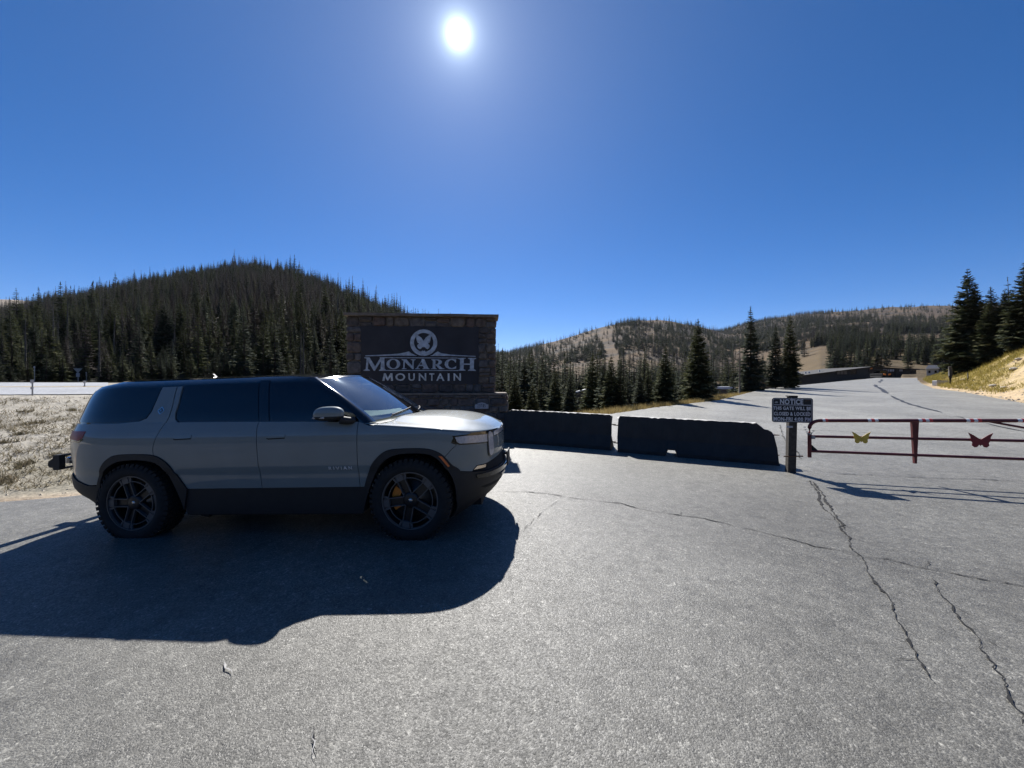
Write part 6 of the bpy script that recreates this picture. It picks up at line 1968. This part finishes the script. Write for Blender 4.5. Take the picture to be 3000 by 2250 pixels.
def where_hill(xx, yy):
    p = 1500 + FPX * xx / yy
    for lim, t in ((120, 'at the left edge of the picture'), (260, 'above the triangular road sign'), (420, 'above the tail of the SUV'), (560, 'above the rear pillar of the SUV'), (700, 'above the rear side window'), (830, 'above the middle of the SUV roof'), (940, 'above the front side window'), (1020, 'above the windscreen'), (9999, 'against the stone sign')):
        if p < lim: return ('in the front row, ' if yy < 72 else 'up in the wood, ') + t
g_left = 'close-standing trees of the wooded hill'
for i in IND:
    k = MID[3 + knd[i] % 2] if dry[i] else MID[knd[i] % 3]
    if knd[i] > 93:
        plant('dead_tree', SNAG[knd[i] % 2], x[i], y[i], zt_[i] - .2, hgt[i], trnd.uniform(0, 6), 'bare dead tree ' + where_hill(x[i], y[i]), 'tree', 'bare dead trees in the hill wood')
    elif dry[i]:
        plant('dry_spruce', k, x[i], y[i], zt_[i] - .2, hgt[i], trnd.uniform(0, 6), 'grey-brown dry spruce ' + where_hill(x[i], y[i]), 'tree', 'dry spruces of the wooded hill')
    else:
        plant('spruce_tree', k, x[i], y[i], zt_[i] - .2, hgt[i], trnd.uniform(0, 6), 'dark green spruce ' + where_hill(x[i], y[i]), 'tree', g_left)

def forest(name, protos, X, Y, Z, Hh, label, seed, wide=1.0):
    """A tree mass: one point per tree, geometry nodes set a prototype on each."""
    r = np.random.RandomState(seed)
    n = len(X)
    me = bpy.data.meshes.new(name)
    me.vertices.add(n); me.vertices.foreach_set('co', np.stack([X, Y, Z], -1).astype(np.float32).ravel())
    s = Hh / 10.0; w = r.uniform(.85, 1.2, n) * wide
    at = me.attributes.new('size', 'FLOAT_VECTOR', 'POINT'); at.data.foreach_set('vector', np.stack([s * w, s * w, s], -1).astype(np.float32).ravel())
    at = me.attributes.new('turn', 'FLOAT_VECTOR', 'POINT'); at.data.foreach_set('vector', np.stack([r.normal(0, .02, n), r.normal(0, .02, n), r.uniform(0, 6.283, n)], -1).astype(np.float32).ravel())
    at = me.attributes.new('kind_index', 'INT', 'POINT'); at.data.foreach_set('value', r.randint(0, len(protos.objects), n).astype(np.int32))
    o = link(bpy.data.objects.new(name, me))
    ng = bpy.data.node_groups.new(name + '_nodes', 'GeometryNodeTree')
    ng.interface.new_socket('Geometry', in_out='INPUT', socket_type='NodeSocketGeometry')
    ng.interface.new_socket('Geometry', in_out='OUTPUT', socket_type='NodeSocketGeometry')
    gi, go = ng.nodes.new('NodeGroupInput'), ng.nodes.new('NodeGroupOutput')
    m2p = ng.nodes.new('GeometryNodeMeshToPoints')
    ci = ng.nodes.new('GeometryNodeCollectionInfo'); ci.inputs[0].default_value = protos
    ci.inputs['Separate Children'].default_value = True; ci.inputs['Reset Children'].default_value = True
    iop = ng.nodes.new('GeometryNodeInstanceOnPoints'); iop.inputs['Pick Instance'].default_value = True
    def attr(nm, ty):
        a = ng.nodes.new('GeometryNodeInputNamedAttribute'); a.data_type = ty; a.inputs[0].default_value = nm; return a.outputs[0]
    e2r = ng.nodes.new('FunctionNodeEulerToRotation')
    L_ = ng.links.new
    L_(gi.outputs[0], m2p.inputs['Mesh']); L_(m2p.outputs[0], iop.inputs['Points'])
    L_(ci.outputs[0], iop.inputs['Instance']); L_(attr('kind_index', 'INT'), iop.inputs['Instance Index'])
    L_(attr('turn', 'FLOAT_VECTOR'), e2r.inputs[0]); L_(e2r.outputs[0], iop.inputs['Rotation'])
    L_(attr('size', 'FLOAT_VECTOR'), iop.inputs['Scale'])
    L_(iop.outputs[0], go.inputs[0])
    md = o.modifiers.new('trees', 'NODES'); md.node_group = ng
    return tag(o, label, 'forest', kind='stuff')
REST = order[200:]
g_, d_ = REST[~dry[REST]], REST[dry[REST]]
forest('hill_forest', P_GREEN, x[g_], y[g_], zt_[g_] - .2, hgt[g_], 'dense dark green wood covering the hill behind the highway', 1)
forest('dry_hill_forest', P_DRY, x[d_], y[d_], zt_[d_] - .2, hgt[d_], 'grey-brown beetle-killed trees scattered through the hill wood', 2, 1.0)

# young growth filling the foot of the wood
xu, yu, ru = scatter(2600, -1.9, -0.18, 36, 92, 61)
ku = (poly_sd(xu, yu, LOT) > 23.3) & clear_of(xu, yu)
xu, yu = xu[ku], yu[ku]
forest('young_growth', P_GREEN, xu, yu, terrain_h(xu, yu) - .15, ru.uniform(1.0, 3.6, xu.size), 'low young spruces along the foot of the wooded hill', 14, 1.5)

# valley wood behind the barriers
x, y, r = scatter(1100, -0.04, 0.66, 26, 190, 8)
a = x / y
ok = clear_of(x, y) & (poly_sd(x, y, LOT) > 4) & (r.rand(x.size) < np.interp(a, [0, .15, .35, .55, .66], [1, .9, .55, .35, .2]))
for hx, hy, hr_ in ((at_depth(1706, 92), 92, 9), (at_depth(2114, 112), 112, 15), (at_depth(2253, 62), 62, 6)):
    ok &= (x - hx) ** 2 + (y - hy) ** 2 > hr_ ** 2
    # keep a sight line to the roofs
    ok &= ~((np.abs(x / y - hx / hy) < 0.022) & (y < hy))
x, y = x[ok], y[ok]
zt_ = terrain_h(x, y)
top_py = r.uniform(1015, 1100, x.size) + np.where(x / y > .3, 10, 0)
hgt = np.clip(EYE + (1125 - top_py) / FPX * y - zt_, 5.0, 15.0)
knd = r.randint(0, 100, x.size)
order = np.argsort(-(hgt / y))
def where_valley(xx, yy):
    p = 1500 + FPX * xx / yy
    for lim, t in ((1500, 'hidden close behind the stone sign'), (1580, 'just right of the stone sign'), (1670, 'over the left barrier, left of the cabin'), (1790, 'around the white-roofed cabin'), (1900, 'over the gap between the barriers'), (2010, 'over the middle of the right barrier'), (2120, 'behind the broad dark roadside spruce'), (9999, 'behind the tallest roadside spruces')):
        if p < lim: return t + (', near' if yy < 60 else ', farther back')
for i in order[:70]:
    plant('spruce_tree', MID[knd[i] % 3], x[i], y[i], zt_[i] - .2, hgt[i], trnd.uniform(0, 6), 'valley spruce ' + where_valley(x[i], y[i]), 'tree', 'spruces of the valley wood', wide=1.2)
rest = order[70:]

forest('valley_forest', P_GREEN, x[rest], y[rest], zt_[rest] - .2, hgt[rest], 'green wood filling the valley beyond the barriers', 3, 1.2)

# open mountainsides: trees gather in belts and leave the ski runs bare
x, y, r = scatter(42000, -0.12, 1.45, 190, 1340, 5)
u = 1106 + 831 * x / y
z = terrain_h(x, y)
vpx = 830 - (z - EYE) / y * 831
n1 = fbm(x / 110 + 2, y / 160 + 7); n2 = fbm(x / 40 + 20, y / 40)
dens = sstep(.47, .54, n1 * .6 + n2 * .4)
dens = np.where(u < 1190, np.maximum(dens, .85), dens)                        # dark left shoulder of the middle hill
dens = np.where((u > 1330) & (u < 1550) & (vpx > 700), np.maximum(dens, .55), dens)
run1 = np.abs(u - (1300 + (vpx - 700) * 0.28)) < 13                            # ski run down the middle hill
run2 = (u > 1175) & (u < 1330) & (vpx < 770) & (np.abs((vpx - 700) - (1300 - u) * .42) < 34)
run3 = (u > 1590) & (u < 1790) & (vpx > 755)                                  # meadow behind the roadside spruces
run4 = (u > 1780) & (u < 2120) & (vpx < 690 + (n2 - .5) * 90)                                  # bald top of the right ridge
dens = np.where(run1, .02, dens); dens = np.where(run2, dens * .22, dens); dens = np.where(run3, .03, dens); dens = np.where(run4, dens * .12, dens)
dens = np.where((u > 1780) & (vpx > 720), np.maximum(dens * 1.1, .10), dens)
dens = np.where((u > 1640) & (u < 1800) & (vpx < 740), np.maximum(dens, .4), dens)
ok = r.rand(x.size) < np.maximum(dens, .05) * np.where(y > 850, .55, .70)
ok &= (poly_sd(x, y, LOT) > 30)
x, y, z = x[ok], y[ok], z[ok]
hgt = r.uniform(8, 15, x.size) * np.where(y > 1000, 1.05, 1.0)
which = r.randint(0, 4, x.size)
dry = (fbm(x / 90 + 31, y / 90 + 3) + r.uniform(-.15, .15, x.size)) > .60
forest('mountain_forest', P_HIGH, x[~dry], y[~dry], z[~dry] - .3, hgt[~dry], 'spruce belts on the brown mountainsides', 4, 1.1)
forest('dry_mountain_forest', P_HIGH_DRY, x[dry], y[dry], z[dry] - .3, hgt[dry], 'grey dying trees among the spruce belts on the mountainsides', 6, 1.0)

x, y, r = scatter(5200, .62, 1.30, 112, 460, 15)
u = 1106 + 831 * x / y
ok = (fbm(x / 26 + 5, y / 34 + 2) + r.uniform(-.06, .06, x.size) > .575) & (poly_sd(x, y, LOT) > 14)
ok &= ~((u > 1600) & (u < 1790) & (y < 330)) & ~((x > 60) & (x < 125) & (y > 96) & (y < 120))
x, y = x[ok], y[ok]; z = terrain_h(x, y)
forest('lodge_forest', P_GREEN, x, y, z - .3, r.uniform(8, 14, x.size), 'dark spruce stands on the slope just behind the lodge', 9, 1.15)

# ------------------------------------------------------------------ grass, scrub and stones
def tufts(name, X, Y, hmin, hmax, blades, mat, label, seed, spread=.10, wid=.012, lean=.5):
    r = np.random.RandomState(seed)
    Z = terrain_h(X, Y)
    n = len(X) * blades
    bx = np.repeat(X, blades) + r.uniform(-spread, spread, n); by = np.repeat(Y, blades) + r.uniform(-spread, spread, n); bz = np.repeat(Z, blades) - .02
    h = r.uniform(hmin, hmax, n); an = r.uniform(0, 6.283, n); w = r.uniform(.6, 1.4, n) * wid
    lx, ly = r.normal(0, lean, n) * h, r.normal(0, lean, n) * h
    dx, dy = np.cos(an) * w, np.sin(an) * w
    P = np.stack([np.stack([bx - dx, by - dy, bz], -1), np.stack([bx + dx, by + dy, bz], -1), np.stack([bx + lx, by + ly, bz + h], -1)], 1).reshape(-1, 3)
    me = bpy.data.meshes.new(name)
    me.vertices.add(len(P)); me.vertices.foreach_set('co', P.astype(np.float32).ravel())
    me.loops.add(n * 3); me.loops.foreach_set('vertex_index', np.arange(n * 3, dtype=np.int32))
    me.polygons.add(n); me.polygons.foreach_set('loop_start', np.arange(0, n * 3, 3, dtype=np.int32)); me.polygons.foreach_set('loop_total', np.full(n, 3, np.int32))
    me.update(calc_edges=True); me.materials.append(mat)
    return tag(link(bpy.data.objects.new(name, me)), label, 'grass', kind='stuff')
r = np.random.RandomState(12)
# golden fringe along the left edge of the road
e_ = densify([(1.5, 12.2)] + LE, 0.08, False)
e_ = np.array(e_)[r.randint(0, len(e_), 5200)]
X, Y = e_[:, 0] - r.exponential(.9, len(e_)) * .75 - .05, e_[:, 1] + r.exponential(.9, len(e_)) * .65 + .05
k = poly_sd(X, Y, LOT) > 0.02
tufts('dry_grass', X[k], Y[k], .08, .42, 7, M['grass_dry'], 'golden grass along the left edge of the road', 1, spread=.16, wid=.012)
# grass on the right bank
yy_ = r.uniform(15, 85, 26000); X = np.interp(yy_, XC[0], XC[1]) + r.uniform(6, 40, yy_.size)
sd_ = poly_sd(X, yy_, LOT)
k = (sd_ > .8) & (sd_ < 22) & (fbm(X * .25, yy_ * .25) + np.where(X / yy_ + (fbm(X * .6 + 7, yy_ * .6) - .5) * .34 > 1.3, -.18, .1) > .42)
tufts('bank_grass', X[k], yy_[k], .12, .45, 7, M['grass_green'], 'yellow-green grass on the bank right of the road', 2, spread=.22, wid=.02)
# sparse scrub and stalks on the sandy bank to the left
a_ = r.uniform(-2.0, -.55, 8000); yy_ = r.uniform(5.2, 17, 8000); X = a_ * yy_
sd_ = poly_sd(X, yy_, LOT); k = (sd_ > 1.0) & (sd_ < 9.2) & (fbm(X * .8, yy_ * .8) + r.uniform(-.2, .2, X.size) > .44)
tufts('bank_scrub', X[k], yy_[k], .03, .15, 9, M['scrub'], 'sparse dry scrub on the sandy bank left of the SUV', 3, spread=.10, wid=.008, lean=.9)

def rock_mesh(seed):
    rnd = random.Random(seed)
    bm = bmesh.new(); bmesh.ops.create_icosphere(bm, subdivisions=2, radius=.5)
    ax = [Vector((rnd.gauss(0, 1), rnd.gauss(0, 1), rnd.gauss(0, 1))).normalized() for _ in range(9)]
    for v in bm.verts:
        for d in ax:
            k = v.co.dot(d) - .36
            if k > 0: v.co -= d * k * .9
        v.co *= 1 + rnd.uniform(-.04, .04)
        v.co.z *= .62
    me = bpy.data.meshes.new('rock'); bm.to_mesh(me); bm.free(); me.materials.append(M['rock']); return me
RK = [rock_mesh(i) for i in range(5)]
for i, (px, py, w, lab) in enumerate(((2910, 1133, 22, 'pale angular rock at the sandy foot of the bank'), (2940, 1138, 20, 'darker rock just right of the pale angular one'), (2970, 1085, 24, 'pale slab high on the sandy slope at the right edge'), (2985, 1056, 22, 'broken pale ledge near the right edge of the picture'), (2825, 1115, 16, 'flat pale rock in the grass beside the thin stake'), (2722, 1103, 14, 'pale stone at the bend of the road below the hut'), (2732, 1098, 12, 'smaller stone beside the one at the bend'), (2790, 1113, 10, 'square stone behind the thick wooden post'))):
    x_, y_, z_ = on_terrain(px, py)
    o = link(bpy.data.objects.new('rock', RK[i % 5])); s = w / FPX * y_
    o.location = (x_, y_, z_ + s * .1); o.scale = (s, s * .8, s * .75); o.rotation_euler = (0, 0, i * 1.3)
    tag(o, lab, 'rock', 'stones on the right bank')
# loose gravel and stones on both banks
rr_ = random.Random(4)
gv, gf = [], []
tet = [np.array(p) for p in ((1, 0, 0), (-.5, .87, 0), (-.5, -.87, 0), (0.1, 0, .8))]
Xs, Ys, Ss = [], [], []
for _ in range(2600):
    a_, y_ = rr_.uniform(-2, -.55), rr_.uniform(5.2, 16); Xs.append(a_ * y_); Ys.append(y_); Ss.append(rr_.uniform(.008, .035))
for _ in range(1800):
    y_ = rr_.uniform(14, 40); Xs.append(float(np.interp(y_, XC[0], XC[1])) + rr_.uniform(8, 32)); Ys.append(y_); Ss.append(rr_.uniform(.03, .13))
Xs, Ys, Ss = map(np.array, (Xs, Ys, Ss)); sd_ = poly_sd(Xs, Ys, LOT); k = (sd_ > .05) & (sd_ < 14); Xs, Ys, Ss = Xs[k], Ys[k], Ss[k]
Zs = terrain_h(Xs, Ys)
for x_, y_, z_, s_ in zip(Xs, Ys, Zs, Ss):
    n = len(gv); t = rr_.uniform(0, 6.3); c_, n_ = math.cos(t), math.sin(t)
    for p in tet:
        q = p * (1 + rr_.uniform(-.3, .3)); gv.append((x_ + s_ * (q[0] * c_ - q[1] * n_), y_ + s_ * (q[0] * n_ + q[1] * c_), z_ + s_ * q[2] - .005))
    gf += [(n, n + 1, n + 3), (n + 1, n + 2, n + 3), (n + 2, n, n + 3)]
tag(obj('gravel', gv, gf, M['rock']), 'loose stones on the sandy banks', 'gravel', kind='stuff')

# small rounded bushes on the same bank, each casting its own patch of shade
bx_r = np.random.RandomState(31)
a_ = bx_r.uniform(-1.9, -.75, 110); yy_ = bx_r.uniform(6.3, 15.5, 110); X = a_ * yy_
sd_ = poly_sd(X, yy_, LOT); k = (sd_ > 1.2) & (sd_ < 9.2); X, yy_ = X[k], yy_[k]
Xs = np.repeat(X, 14) + bx_r.normal(0, .07, len(X) * 14); Ys = np.repeat(yy_, 14) + bx_r.normal(0, .06, len(X) * 14)
tufts('low_brush', Xs, Ys, .04, .13, 6, M['scrub'], 'low brown brush dotted over the sandy bank', 8, spread=.05, wid=.014, lean=.6)

# ------------------------------------------------------------------ thin mountain air
hm_, hnt, hb_ = mat_new('thin_haze')
hnt.nodes.remove(hb_)
hv = N(hnt, 'ShaderNodeVolumePrincipled')
hv.inputs['Color'].default_value = (0.80, 0.88, 1.0, 1)
hv.inputs['Density'].default_value = 0.000028
hv.inputs['Anisotropy'].default_value = 0.25
hnt.links.new(hv.outputs[0], hnt.nodes['Material Output'].inputs['Volume'])
m = MB(); m.box((0, 0, 155), (12400, 5200, 352))
haze = m.build('haze', hm_)
tag(haze, 'thin clear mountain air', kind='stuff')
